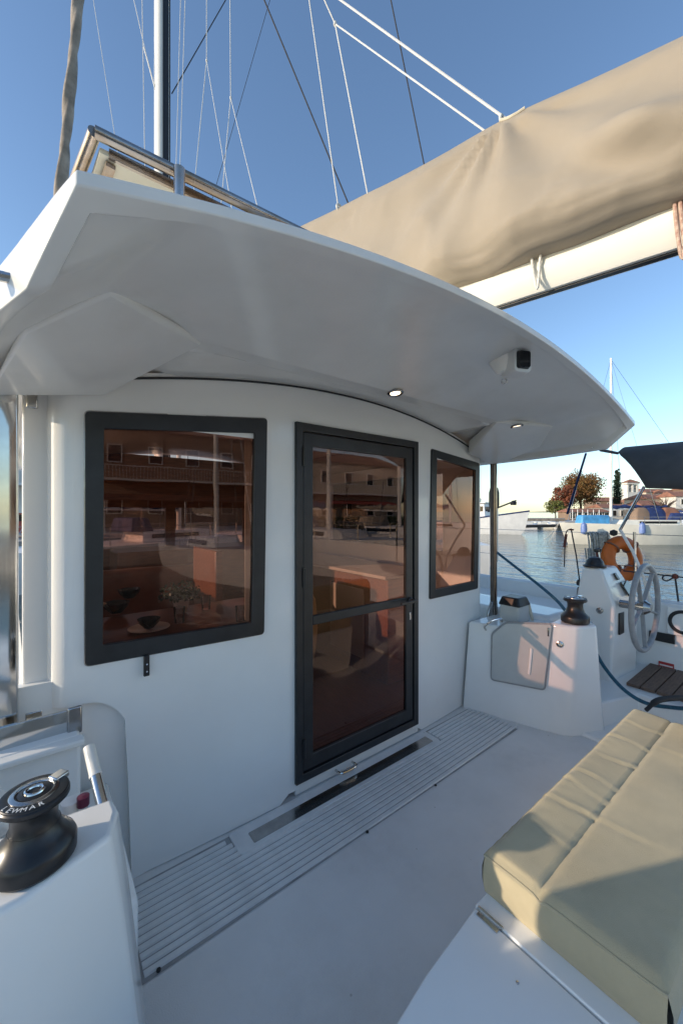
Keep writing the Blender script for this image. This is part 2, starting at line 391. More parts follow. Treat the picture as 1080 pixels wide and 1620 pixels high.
for i in range(len(path)-1):
    p, q = path[i], path[i+1]
    mx_, my_ = (p[0]+q[0])/2, (p[1]+q[1])/2
    kind = p[2] if p[2] == q[2] else 'aft'
    hs = []
    if kind == 'aft':
        for h in holes:
            if h[0]-1e-4 <= min(p[0], q[0]) and max(p[0], q[0]) <= h[1]+1e-4: hs.append((h[2], h[3]))
    else:
        for h in side_holes[kind]:
            if h[0] <= my_ <= h[1]: hs.append((h[2], h[3]))
    def quad(za, zb, zc, zd): w.add([(p[0], p[1], za), (q[0], q[1], zb), (q[0], q[1], zc), (p[0], p[1], zd)], [(0, 1, 2, 3)])
    lo = (zlow(p[0], kind), zlow(q[0], kind)); hi = (ztop(p[0]), ztop(q[0]))
    if hs:
        for a, b in hs:
            if a > lo[0]+.02: quad(lo[0], lo[1], a, a)
            quad(b, b, hi[1], hi[0])
    else:
        zs = [0, .33, .66, 1]
        for k in range(3): quad(*(lo[j]+(hi[j]-lo[j])*z for j, z in ((0, zs[k]), (1, zs[k]), (1, zs[k+1]), (0, zs[k+1]))))
bmw = MB(); 
wall = w.build('cabin_wall', 'gelcoat', cat)
bm = bmesh.new(); bm.from_mesh(wall.data); bmesh.ops.remove_doubles(bm, verts=bm.verts, dist=0.0008); bmesh.ops.recalc_face_normals(bm, faces=bm.faces)
fl = [f for f in bm.faces if abs(f.normal.y) > .9 and f.calc_center_median().y+WORLDLOC[wall.name].y < 0.2]
if sum(f.normal.y for f in fl) > 0: bmesh.ops.reverse_faces(bm, faces=bm.faces)
bm.to_mesh(wall.data); bm.free()
md = wall.modifiers.new('solid', 'SOLIDIFY'); md.thickness = 0.05; md.offset = -1
tag(wall, 'glossy white curved aft cabin wall holding the door and two windows')
# front of the cabin: raked screen with window openings
fr = MB()
for x0, x1 in ((XL, -.98), (-.22, -.12), (.72, .82), (1.45, XR)): fr.box(((x0+x1)/2, 3.0, 1.33), (x1-x0, .05, .44))
fr.box(((XL+XR)/2, 3.0, .70), (XR-XL, .05, .82)); fr.box(((XL+XR)/2, 3.0, 1.84), (XR-XL, .049, .58))
fr.build('cabin_front', 'wood', cat)
MB().box(((XL+XR)/2, 3.03, 1.33), (XR-XL, .006, .44)).build('front_window', 'dark_side_glass', cat)
MB().box(((XL+XR)/2, 1.55, .03), (XR-XL-.12, 2.85, .05)).build('saloon_floor', 'wood_floor', cat)
for xx in (XL+.03, XR-.03):
    MB().box((xx, 1.55, .4), (.03, 2.8, .7)).build('saloon_lining', 'wood', cat)
# side glass
for xx, gm in ((XL+.02, 'side_glass'), (XR-.02, 'dark_side_glass')):
    MB().box((xx, 1.33, 1.5), (.008, 1.9, .74)).build('side_window', gm, cat)
# dark headlining gap line along the top of the wall
pts = [(x, wally(x)-.004, ztop(x)-.022) for x in [XL+.12+.05*i for i in range(int((XR-XL-.2)/.05)+1)]]
MB().tube(pts, .005, 6).build('wall_seal', 'rubber', cat)
# wall return panel (rounded flank beside the coaming pocket; outboard end lengthened to block a sun streak)
MB().loft([[(-1.50, .095, z), (-1.33, .085, z), (-1.04, .062, z), (-1.04, .11, z), (-1.33, .13, z), (-1.50, .14, z)] for z in (0.0, .86)]).build('wall_foot', 'gelcoat', cat)
# white corner post, small hinge plates and the polished hardtop posts
MB().box((-1.366, .15, 1.33), (.082, .06, 1.3)).build('corner_post', 'gelcoat', cat, bevel=.008)
hp = MB().box((-1.378, .114, 1.93), (.034, .012, .085)).build('hinge_plate', 'steel', cat, bevel=.004)
MB().box((-1.372, .10, .745), (.05, .03, .035)).build('hinge_plate', 'steel', cat, bevel=.004)
MB().loft([[(x, y, z) for x, y in rrect(-1.470, -1.415, .02, .09, .006)] for z in (.5, 2.0)]).build('support_post', 'steel', cat, smooth=True)
sp = onwall(771, 800)
px = sp.x-.002
MB().loft([[(x, y, z) for x, y in rrect(px-.02, px+.02, .0, .05, .012)] for z in (.62, 1.98)]).build('support_post', 'steel_brown_reflection', cat, smooth=True)
MB().loft([[(px-.1, .012, z0), (px+.05, .012, z0), (px+.05, .03, z0), (px-.1, .03, z0)] for z0 in (.63, .66)] + [[(px-.05, .012, .76), (px+.04, .012, .76), (px+.04, .03, .76), (px-.05, .03, .76)]]).build('post_bracket', 'steel_dull', cat, bevel=.006)

# ---- windows
def window(outer, inner, latch=None):
    N = Vector((0, -1, 0))
    f = MB().ring(rquad([p+Vector((0, .03, 0)) for p in outer], .018), rquad([p+Vector((0, .03, 0)) for p in inner], .006), N, .032)
    o = f.build('window', 'black_frame', cat, bevel=.003)
    g = MB().ring(rquad(outer, .02), rquad([p.lerp(sum(outer, Vector())/4, .012) for p in outer], .018), N, .004)
    c = sum(outer, Vector())/4
    rb = MB().ring(rquad([p+(p-c).normalized()*.005+Vector((0, .016, 0)) for p in outer], .02), rquad([p-(p-c).normalized()*.004+Vector((0, .016, 0)) for p in outer], .018), N, .008)
    rb.build('gasket', 'steel_dull', o)
    pane = [p+(p-sum(inner, Vector())/4).normalized()*.01+Vector((0, .012, 0)) for p in inner]
    MB().add(pane, [(3, 2, 1, 0)]).build('pane', 'tinted_glass', o, flipfix=False)
    if latch:
        l0 = onwall(*latch, -.02)
        MB().box(l0, (.022, .014, .085)).build('latch', 'black_plastic', o, bevel=.003)
        for dz in (-.022, .008): MB().lathe([(.004, 0), (.0035, .003)], l0+Vector((0, -.007, dz)), 10, Matrix.Rotation(R(90), 3, 'X')).build('screw', 'steel', o)
    return o
tag(window(LWo, LWi, (232, 1053)), 'large black framed tinted window with a latch below'); tag(window(RWo, RWi), 'smaller black framed tinted window beside the door')
# bright jamb seen through the left pane
MB().box((LWi[1].x+.02, .10, (LWi[1].z+LWi[2].z)/2), (.012, .09, LWi[1].z-LWi[2].z+.05)).build('window_jamb', 'interior', cat)

# ---- door
yd = -.006
def rect(x0, x1, z0, z1, y): return [(x0, y, z1), (x1, y, z1), (x1, y, z0), (x0, y, z0)]
D = MB().ring(rect(dl, dr, dzb, dzt, .03), rect(dl+.042, dr-.042, dzb+.042, dzt-.042, .03), (0, -1, 0), .045).build('door', 'black_frame', cat, bevel=.003)
tag(D, 'black framed tinted glass door with a crossbar')
lx0, lx1, lz0, lz1 = dl+.048, dr-.048, dzb+.048, dzt-.048
MB().ring(rect(lx0, lx1, lz0, lz1, .02), rect(lx0+.062, lx1-.062, lz0+.075, lz1-.07, .02), (0, -1, 0), .026).build('door_leaf', 'black_frame', D, bevel=.004)
zm = onwall(565, 967).z
MB().box(((lx0+lx1)/2, .007, zm), (lx1-lx0-.126, .024, .05)).build('crossbar', 'black_frame', D, bevel=.004)
for a, b in ((lz0+.077, zm-.027), (zm+.027, lz1-.072)):
    MB().add(rect(lx0+.06, lx1-.06, a, b, .008), [(3, 2, 1, 0)]).build('pane', 'tinted_glass', D, flipfix=False)
for zz in (lz1-.13, (lz0+lz1)/2+.13, lz0+.13):
    MB().tube([(dl+.045, -.02, zz-.05), (dl+.045, -.02, zz+.05)], .008, 10).build('hinge', 'black_plastic', D, smooth=True)
h = MB(); h.lathe([(.02, 0), (.02, .012), (.012, .014), (.012, .05)], (lx1-.03, -.006, zm+.005), 16, Matrix.Rotation(R(90), 3, 'X'))
h.bar((lx1-.02, -.055, zm+.006), (lx1-.16, -.052, zm+.004), .014, .018)
h.build('handle', 'black_plastic', D, smooth=True, bevel=.003)
MB().box((lx1-.03, -.009, zm-.10), (.016, .006, .05)).build('lock_plate', 'steel_dull', D, bevel=.002)
# door sill box and pull handle
sl_ = MB().box(((dl+dr)/2+.02, .045, .035), (dr-dl+.02, .06, .062)).build('sill', 'gelcoat_old', cat, bevel=.004)
hx = onz(560, 1218, .06).x
MB().tube(curve([(hx-.06, .01, .035), (hx-.055, -.035, .04), (hx, -.045, .042), (hx+.055, -.035, .04), (hx+.06, .01, .035)], 6), .007, 8).build('pull_handle', 'steel', sl_, smooth=True)

# ---- hardtop
def hw(y):
    K = ((-1.0, 1.37), (-.92, 1.403), (-.84, 1.435), (-.7, 1.483), (-.55, 1.525), (-.4, 1.552), (-.2, 1.572), (0, 1.58), (4, 1.58))
    for (a, b), (c, d) in zip(K, K[1:]):
        if y <= c: return b+(d-b)*(y-a)/(c-a)
    return 1.58
def zskirt(y): return 1.9+0.115*min(1, max(0, (-.84-y)/.16))
def under(x, y):
    t = abs(x-BC); c = cz(x)
    z = c-.045
    e = min(y+1.0, (hw(y)-t)*1.0)
    z = c-.024+.030*sm(.034, .050, e)                                 # panel sits above the lip
    zl = min(2.10, c-.035); q_ = min(1, max(0, (y+.95)/.58))**1.6; k_ = 1-sm(.95, 1.12, t)
    z += (zl-z)*q_*k_+(c-.045-zl)*sm(-.29, -.275, y)*k_
    s = sm(hw(y)-.25, hw(y)-.012, t)
    return z-s*(cz(BC+hw(y))-.024-zskirt(y))
def topz(x, y):
    t = abs(x-BC); c = cz(x)+.05*sm(-1.0, -.88, y)*(1-sm(hw(y)-.35, hw(y), t))
    s = sm(hw(y)-.20, hw(y), t)
    return c-s*.02*sm(-1, -.8, y)
ys = sorted(set([-1.0, -.987, -.974, -.966, -.962, -.958, -.954, -.950, -.947, -.93, -.90, -.86, -.84, -.8, -.7, -.6, -.5, -.45, -.42, -.405, -.39, -.375, -.37, -.36, -.33, -.30, -.29, -.286, -.282, -.278, -.275, -.255, -.23, -.15, -.05, .05, .1, .4, 1, 1.8, 2.6, 3.1]))
ts = sorted(set([i/40 for i in range(-40, 41)]+[s_*v for s_ in (-1, 1) for v in (.80, .815, .83, .845, .86, .88, .89, .91, .94, .95, .957, .961, .965, .969, .973, .977, .982, .992)]))
ht = MB(); n = len(ts)
def pnt(fn, y, t): x = BC+t*hw(y); return (x, y, fn(x, y))
rings = []
for y in ys: ht.v += [Vector(pnt(under, y, t)) for t in ts]+[Vector(pnt(topz, y, t)) for t in ts]
for i in range(len(ys)-1):
    a, b = i*2*n, (i+1)*2*n
    for j in range(n-1):
        ht.f.append((a+j, a+j+1, b+j+1, b+j)); ht.f.append((a+n+j, b+n+j, b+n+j+1, a+n+j+1))
    ht.f.append((a, b, b+n, a+n)); ht.f.append((a+n-1, a+2*n-1, b+2*n-1, b+n-1))
for j in range(n-1):
    ht.f.append((j, n+j, n+j+1, j+1)); L_ = (len(ys)-1)*2*n; ht.f.append((L_+j, L_+j+1, L_+n+j+1, L_+n+j))
HT = ht.build('hardtop', 'gelcoat_old', cat, smooth=True, angle=38)
md = HT.modifiers.new('bevel', 'BEVEL'); md.width = .006; md.segments = 3; md.limit_method = 'ANGLE'; md.angle_limit = R(55)
tag(HT, 'weathered white hardtop overhanging the cockpit')
def hull_mesh(name, pts, m, parent, bevel=.01):
    bm = bmesh.new()
    for p in pts: bm.verts.new(p)
    r = bmesh.ops.convex_hull(bm, input=bm.verts); bmesh.ops.delete(bm, geom=[g for g in r['geom_interior'] if isinstance(g, bmesh.types.BMVert)], context='VERTS')
    bmesh.ops.dissolve_limit(bm, angle_limit=R(2), verts=bm.verts, edges=bm.edges)
    k = MB(); bm.verts.ensure_lookup_table(); bm.verts.index_update()
    k.add([v.co.copy() for v in bm.verts], [tuple(v.index for v in f.verts) for f in bm.faces]); bm.free()
    return k.build(name, m, parent, bevel=bevel, seg=3)
for sgn in (-1, 1):
    def X(t): return BC+sgn*t
    if True:
        def uz(t, y, d): return (X(t), y, under(X(t), y)-d)
    g = [uz(.96, -.35, .006), uz(1.27, -.58, .004), (X(1.22), -.06, 1.955), (X(1.22), .03, 1.955), uz(1.45, -.42, .006), (X(1.54), -.08, 1.897), (X(1.54), .04, 1.897), uz(.98, -.33, -.03), (X(1.22), -.06, 2.06), (X(1.22), .03, 2.06), uz(1.45, -.42, -.02), (X(1.52), .04, 1.95), uz(1.27, -.58, -.02), uz(.96, -.35, -.02)]
    g0 = [(X(.96), -.33, cz(X(.96))-.07), (X(1.27), -.56, 2.035), (X(1.22), -.06, 1.965), (X(1.22), .03, 1.965), (X(1.44), -.5, 1.912), (X(1.54), -.08, 1.893), (X(1.54), .04, 1.893),
         (X(.96), -.33, cz(X(.96))-.03), (X(1.22), -.06, 2.06), (X(1.22), .03, 2.06), (X(1.44), -.5, 1.95), (X(1.54), .04, 1.95), (X(1.27), -.56, 2.06)]
    hull_mesh('gusset', g, 'gelcoat_old', HT, .012)
# downlights (lit)
for u, v in ((625, 621), (817, 674)):
    p = onz(u, v, 2.12)
    for _ in range(5): p = onz(u, v, under(p.x, p.y))
    dz = Vector((0, 0, -.002))
    rot = Matrix.Rotation(R(-8), 3, 'X')
    d = MB().lathe([(.026, .004), (.040, .002), (.042, -.004), (.036, -.009), (.026, -.005), (.026, .004)], p, 32, rot, cap=False).build('downlight', 'steel_dull', HT, smooth=True)
    MB().lathe([(.0, -.0045), (.027, -.0045), (.027, .0)], p, 24, rot).build('lens', 'lamp_glow', d)
# stern navigation lamp on a white bracket
p = onz(822, 572, 2.14)
for _ in range(4): p = onz(822, 572, under(p.x, p.y)-.045)
MB().loft([[(p.x+dx*s, p.y+.10+dy, p.z+.06+dz) for dx, dy, dz in ((-.03, -.06, 0), (.03, -.06, 0), (.03, .06, 0), (-.03, .06, 0))] for s, dz in ((1.3, 0),)] +
          [[(p.x+dx, p.y+dy, p.z-.035) for dx, dy in ((-.03, .0), (.03, .0), (.03, .10), (-.03, .10))]]).build('lamp_bracket', 'gelcoat', HT, bevel=.01, seg=3)
ln0 = Vector((-.45, -1, 0)).normalized(); lx0_ = Vector((-ln0.y, ln0.x, 0))
def LP(a, d, b, k=1.3): return p+lx0_*(a*k)+ln0*(d*k)+UP*(b*k)
nl = MB().loft([[LP(a, .014, b) for a, b in rrect(-.033, .033, -.04, .04, .014)], [LP(a, -.03, b) for a, b in rrect(-.037, .037, -.044, .044, .014)], [LP(a*.8, -.06, b*.8) for a, b in rrect(-.037, .037, -.044, .044, .014)]]).build('stern_light', 'white_paint', HT, smooth=True)
MB().loft([[LP(a, .0145, b) for a, b in rrect(-.025, .025, -.030, .030, .008)], [LP(a*.85, .026, b*.9) for a, b in rrect(-.025, .025, -.030, .030, .008)]]).build('lens', 'dark_glass', nl, smooth=True)
e = onz(797, 603, 2.08)
for _ in range(4): e = onz(797, 603, under(e.x, e.y)-.02)
MB().torus(e, .012, .004, (1, .3, 0), 16, 8).build('eyebolt', 'steel', HT, smooth=True)
for u, v in ((936, 709), (949, 707)):
    q = onx(u, v, BC+1.425); MB().lathe([(.006, 0), (.006, .006)], q, 10).build('screw', 'steel_dull', HT)
for u, v in ((39, 463), (48, 457)):
    q = onz(u, v, 1.94); MB().lathe([(.005, -.004), (.005, .004)], q, 10).build('screw', 'steel_dull', HT)
q = dep(12, 440, .74); MB().tube([q+Vector((-.10, .02, 0)), q+Vector((.01, -.005, 0))], .010, 10).build('grab_rail', 'steel', HT, smooth=True)
# scuffed old screw holes near the lip
# ---- solar panel on tubes over the hardtop
zp = 2.35
c0 = onz(150, 209, zp); aft = onz(512, 376, zp)
y_ = (c0.y+aft.y)/2
SPN = MB().tube([(c0.x, c0.y, zp), (c0.x+.6, y_, zp), (1.25, aft.y-.01, zp-.005)], .0135, 14).build('solar_panel', 'steel_rust', cat, smooth=True)
tag(SPN, 'solar panel in a rust stained tube frame above the hardtop')
MB().tube([(c0.x, c0.y, zp), (c0.x-.055, c0.y+.35, zp-.03), (c0.x-.1, c0.y+1.0, zp-.06)], .0135, 14).build('tube', 'steel_rust', SPN, smooth=True)
MB().loft([[(c0.x+.012, c0.y+.02, z-.012), (1.24, aft.y+.02, z-.012), (1.3, y_+1.0, z-.065), (c0.x-.085, c0.y+1.0, z-.065)] for z in (zp-.012, zp)]).build('panel', 'panel_cream', SPN)
MB().bar((c0.x+.035, c0.y+.03, zp-.034), (c0.x-.05, c0.y+.95, zp-.088), .02, .012).build('angle_strip', 'steel_rust', SPN)
MB().bar((c0.x+.03, c0.y+.022, zp-.016), (1.2, aft.y+.022, zp-.02), .008, .022).build('angle_strip', 'steel_rust', SPN)
pb = onz(284, 292, 2.2); pb = onz(284, 260, zp)
MB().tube([(pb.x, pb.y, zp-.01), (pb.x, pb.y+.01, 2.12)], .0135, 12).build('post', 'steel_rust', SPN, smooth=True)
MB().tube([(c0.x+.75+.6, y_, zp-.01), (c0.x+1.35, y_, 2.265)], .0135, 12).build('post', 'steel_rust', SPN, smooth=True)

# ---- mast, boom, rigging
mp_ = dep(256, 300, 5.45)
mr_ = rrect(-.085, .085, -.13, .13, .07, 5)
mast = MB().loft([[(mp_.x+a, mp_.y+b, z) for a, b in mr_] for z in (1.6, 8, 15)]).build('mast', 'alu_white', cat, smooth=True)
MB().box((mp_.x+.02, mp_.y-.135, 8.3), (.075, .022, 13.4)).build('sail_track', 'black_plastic', mast)
MB().box((mp_.x+.086, mp_.y-.05, 8.3), (.012, .09, 13.4)).build('sail_track', 'black_plastic', mast)
M0 = Vector((mp_.x, mp_.y-.16, 0)); B1 = dep(1080, 390, 1.35); 
bdir = (Vector((B1.x, B1.y, 0))-M0); BL = bdir.length; bdir.normalize(); bside = Vector((bdir.y, -bdir.x, 0))     # bside points to port/aft-left... fixed below
if bside.dot(Vector((-1, 0, 0))) < 0: bside = -bside
def bpt(u):                                           # point on the boom plane under image column u
    r = ray(u, 810); nrm = Vector((bdir.y, -bdir.x, 0)); return (M0-Vector((CAM.x, CAM.y, 0))).dot(nrm)/Vector((r.x, r.y, 0)).dot(nrm)
d1, d2 = bpt(790), bpt(1075)
zb1 = dep(790, 487, d1).z; zb2 = dep(1075, 397, d2).z
def s_of(u): p = dep(u, 810, bpt(u)); return (Vector((p.x, p.y, 0))-M0).dot(bdir)
s1, s2 = s_of(790), s_of(1075)
def boomz(s): return zb1+(zb2-zb1)*(s-s1)/(s2-s1)
zb_top = dep(1075, 326, d2).z; bh = zb_top-zb2
prof = [(-.03, 0), (.03, 0), (.06, .035), (.075, bh*.5), (.06, bh*.93), (.02, bh), (-.02, bh), (-.06, bh*.93), (-.075, bh*.5), (-.06, .035)]
SE = s2+1.3
boom = MB().loft([[M0+bdir*s+bside*a+UP*(boomz(s)+b) for a, b in prof] for s in (0, SE/2, SE)]).build('boom', 'boom_paint', cat, smooth=True, angle=25)
MB().loft([[M0+bdir*s+bside*a+UP*(boomz(s)-.006+b) for a, b in ((-.014, 0), (.014, 0), (.014, .012), (-.014, .012))] for s in (.1, SE-.02)]).build('boom_track', 'black_plastic', boom)
for u, dz, m_ in ((853, .16, 'rope_white'), (1072, .22, 'rope_tan')):
    s = s_of(u); c = M0+bdir*s+UP*(boomz(s)+bh*.95)
    for k in range(1 if dz < .2 else 3):
        o_ = bdir*(k*.014)
        pts = [c+bside*.05+o_+UP*.03, c+bside*.082+o_-UP*.02, c+bside*.085+o_+bdir*.008-UP*dz*.6, c+bside*.08+o_+bdir*.02-UP*dz, c+bside*.085+o_+bdir*.03-UP*dz*.6, c+bside*.082+o_+bdir*.035-UP*.02, c+bside*.05+o_+bdir*.03+UP*.03]
        MB().tube(curve(pts, 5), .006, 8).build('tie_loop', m_, boom, smooth=True)

# sail cover: heaped canvas along the boom
def topline(s):
    ua, ub = 480, 1080
    za = dep(480, 356, bpt(480)).z; zb = dep(1080, 58, bpt(1080)).z; sa, sb = s_of(480), s_of(1080)
    sm_ = s_of(800); zm_ = dep(800, 186, bpt(800)).z
    t = (s-sa)/(sb-sa); z = za+(zb-za)*t
    tm = (sm_-sa)/(sb-sa); dm = zm_-(za+(zb-za)*tm)
    return z+dm*math.exp(-((s-sm_)/.35)**2)*.9
half = [(0, 1.0), (.012, .985), (.03, .94), (.055, .85), (.085, .72), (.115, .58), (.145, .44), (.175, .30), (.195, .18), (.195, .09), (.165, .02), (.11, -.03), (.055, -.035)]
prof2 = [(-a, b) for a, b in half]+[(a, b) for a, b in reversed(half[1:])]       # port side first
sc = MB(); ns = 300; sA, sB = .15, s2+1.25
tie_s = s_of(800)
def covp(s, a, b):
    zb = boomz(s)+bh; H = topline(s)-zb
    fat = .8+.28*sm(s_of(600), s_of(1000), s)
    p = Vector((a*fat, b*H if b > 0 else b, 0))
    w = 1-abs(2*max(0, min(1, b))-1)**2.2
    q = Vector((s*2.2, b*1.6, 3.1 if a < 0 else 9.7))
    d = noise.noise(q*1.1)*.034+noise.noise(q*2.7)*.008
    r1 = 1-abs(noise.noise(Vector((s*2.6+b*1.9, b*2.8-s*.7, 4.4 if a < 0 else 7))))*3; r2 = 1-abs(noise.noise(Vector((s*6.5-b*3.1, b*4.2+s*1.1, 8.8 if a < 0 else 2))))*3.2
    d += .011*max(0, r1)**3*(1.05-.75*b)+.006*max(0, r2)**3*(1.1-.8*b)
    # tension folds radiating from the tie point
    ds = s-tie_s; rr = math.hypot(ds*1.0, (1-b)*H)
    if b > .02 and rr < 1.0:
        an = math.atan2((1-b)*H, ds); d += .030*math.sin(an*11+1.2*math.sin(an*3))*math.exp(-rr*2.2)*sm(0, .12, rr)
    # bunch at right with a dent
    s9 = s_of(1015); g = math.exp(-((s-s9)/.16)**2-((b-.28)/.2)**2); d += .075*g*math.sin((b*11+s*9))
    fold = .010*math.sin(s*17+b*3+2*noise.noise(Vector((s*1.5, b, 0))))*(1-b if b > 0 else 1)
    d = (d+fold)*(w if b > .9 else 1)*sm(1.0, .9, b)
    px_ = p.x+(d if a > 0 else -d)*(1 if abs(a) > .001 else 0)
    return M0+bdir*s-bside*px_*1.0+UP*(zb+p.y+.02*noise.noise(Vector((s*3, b*2, 5)))*(1 if b < .1 else .2))
# dense profile resample
dp = []
for i in range(len(prof2)-1):
    for k in range(3): t = k/3; dp.append((prof2[i][0]*(1-t)+prof2[i+1][0]*t, prof2[i][1]*(1-t)+prof2[i+1][1]*t))
dp.append(prof2[-1])
sc.loft([[covp(sA+(sB-sA)*i/ns, a, b) for a, b in dp] for i in range(ns+1)])
SC = sc.build('sail_cover', 'cover', smooth='full'); tag(SC, 'long beige canvas sail cover heaped along the boom', 'sail cover')
tp = M0+bdir*tie_s+UP*(topline(tie_s)+.01)
MB().tube([covp(tie_s-.02+.016*i, -.008-.010*math.sin(i*.45), .985-.025*math.sin(i*.45))+bside*.006 for i in range(8)], .008, 8).build('webbing', 'cover_edge', SC, smooth=True)
MB().torus(tp-bdir*.02, .016, .008, bdir, 14, 8).build('knot', 'rope_white', SC, smooth=True)
te = M0+bdir*s_of(536)+UP*(topline(s_of(536)))
MB().torus(te, .02, .008, bdir, 14, 8).build('knot', 'rope_white', SC, smooth=True)

def wire(a, b, m, r, ext0=0.0, ext1=0.0, name='rigging_wire'):
    """a, b = (u, v, depth); ext = share of length added beyond each end"""
    p, q = dep(*a), dep(*b); d = q-p
    return MB().tube([p-d*ext0, q+d*ext1], r, 6).build(name, m, cat, smooth=True)
wire((148, 0, 6.3), (182, 215, 6.0), 'wire_white', .0048, 1.2, .55)
wire((212, 0, 5.5), (230, 80, 5.4), 'wire_white', .0048, 3, 0); wire((228, 75, 5.4), (246, 142, 5.4), 'wire_white', .010)
wire((225, 0, 5.2), (229, 235, 5.2), 'wire_white', .0048, 1.5, .5)
wire((286, 0, 5.3), (279, 255, 5.3), 'wire_white', .0046, 1.5, .4); wire((293, 0, 5.3), (285, 262, 5.3), 'wire_white', .0046, 1.5, .4)
wire((357, 0, 6.4), (272, 148, 5.6), 'rope_dark', .008, 2, 0)
wire((327, 0, 4.6), (327, 96, 4.6), 'wire_white', .0048, 2, 0); wire((327, 96, 4.6), (310, 270, 4.5), 'wire_white', .0046, 0, .5); wire((327, 96, 4.6), (361, 297, 4.0), 'wire_white', .0046, 0, .35)
wire((364, 0, 4.4), (365, 155, 4.4), 'wire_white', .0048, 2, 0); wire((365, 155, 4.4), (353, 290, 4.3), 'wire_white', .0046, 0, .5); wire((365, 155, 4.4), (405, 318, 3.7), 'wire_white', .0046, 0, .35)
wire((427, 0, 7.0), (343, 290, 7.2), 'rope_dark', .0046, 2, .6)
wire((418, 0, 3.2), (552, 325, 3.3), 'rope_dark', .006, 2, .5)
wire((489, 0, 3.0), (535, 328, 2.75), 'wire_white', .0048, 2, 0)
wire((513, 0, 2.7), (530, 38, 2.7), 'wire_white', .0046, 4, 0); wire((530, 38, 2.7), (581, 306, bpt(581)), 'wire_white', .0048, 0, .03); wire((530, 38, 2.7), (770, 210, bpt(770)), 'wire_white', .0048, 0, .01)
wire((538, 0, 2.55), (798, 187, bpt(798)), 'wire_white', .0062, 3, 0)
wire((618, 0, 6.0), (670, 258, 6.0), 'rope_dark', .01, 1.5, 1.2)
for u, v, d in ((327, 96, 4.6), (365, 155, 4.4), (530, 38, 2.7)):
    MB().lathe([(0, -.02), (.012, -.01), (.012, .01), (0, .02)], dep(u, v, d), 10).build('rigging_ring', 'wire_white', cat, smooth=True)
# furled headsail on the forestay
a_, b_ = dep(98, 290, 7.6), dep(127, -30, 7.4); d_ = b_-a_
fs = MB(); pts = [a_-d_*.35+d_*(1.9*i/60) for i in range(61)]
o_ = len(fs.v)
for i, p in enumerate(pts):
    for k in range(14):
        an = 2*math.pi*k/14+i*.22; r = .085*(1+.16*math.sin(2*an-i*.44*1.0)+.12*math.cos(an*3-i*.9))*(1.12-.25*i/60)
        fs.v.append(p+Vector((math.cos(an)*r, math.sin(an)*r, 0)))
for i in range(60):
    for k in range(14): k2 = (k+1) % 14; fs.f.append((i*14+k, i*14+k2, (i+1)*14+k2, (i+1)*14+k))
tag(fs.build('furled_sail', 'furled', smooth='full'), 'grey brown headsail furled tightly round the forestay', 'sail')
# ------------------------------------------------------------------ cockpit
# floor sheet with ribbed strip (slats) along the door
fl = MB(); fl.grid(lambda s, t: (-1.6+3.9*s, -3.2+3.28*t, 0.0), 30, 24)
floor = fl.build('cockpit_floor', 'deck', cat)
tag(floor, 'pale grey moulded cockpit floor')
gx0, gx1 = -1.10, 1.24
MB().add([(gx0, -.385, .0022), (gx1, -.385, .0022), (gx1, -.012, .0022), (gx0, -.012, .0022)], [(0, 1, 2, 3)]).build('groove_bed', 'groove', floor)
plx0, plx1 = onz(402, 1335, .004).x, onz(692, 1178, .004).x
rows = 12; pitch = .0295; first = -.040
def slat(x0, x1, y, wd=.0225):
    b = MB(); n = 12
    for i in range(n+1):
        x = x0+(x1-x0)*i/n; yy = y+.012*(x*x-.2)*.5
        b.v += [Vector((x, yy-wd/2, .002)), Vector((x, yy-wd/2+.003, .0085)), Vector((x, yy+wd/2-.003, .0085)), Vector((x, yy+wd/2, .002))]
    for i in range(n):
        for k in range(3): b.f.append((i*4+k, (i+1)*4+k, (i+1)*4+k+1, i*4+k+1))
    b.f += [(0, 1, 2, 3), (n*4+3, n*4+2, n*4+1, n*4)]
    return b.build('slat', 'slat', floor)
random.seed(3)
for r in range(rows):
    y = first-r*pitch
    xe = gx1-.01+.004*r
    if r < 4:
        slat(gx0+.01, plx0-.10+.02*r, y); slat(plx1+.06, xe, y)
    else:
        slat(gx0+.01, .349, y); slat(.3505, xe, y)
# smooth apron with the polished step plate
MB().loft([[(a, b, z) for a, b in rrect(plx0-.075, plx1+.05, first-3.5*pitch-.004, -.0, .02)] for z in (.001, .0088)]).build('apron', 'slat', floor, bevel=.003)
MB().loft([[(a, b, z) for a, b in rrect(plx0, plx1, first-3*pitch+.004, first-.018, .006)] for z in (.0085, .0105)]).build('step_plate', 'steel_dull', floor)
sc0 = MB().lathe([(.007, .002), (.007, .006), (.004, .007)], (gx0+.05, first-11.4*pitch, .0025), 12).build('plug', 'rubber', floor)
for x in (-.15, .35): dup(sc0, (x, first-11.75*pitch, .0025), floor)

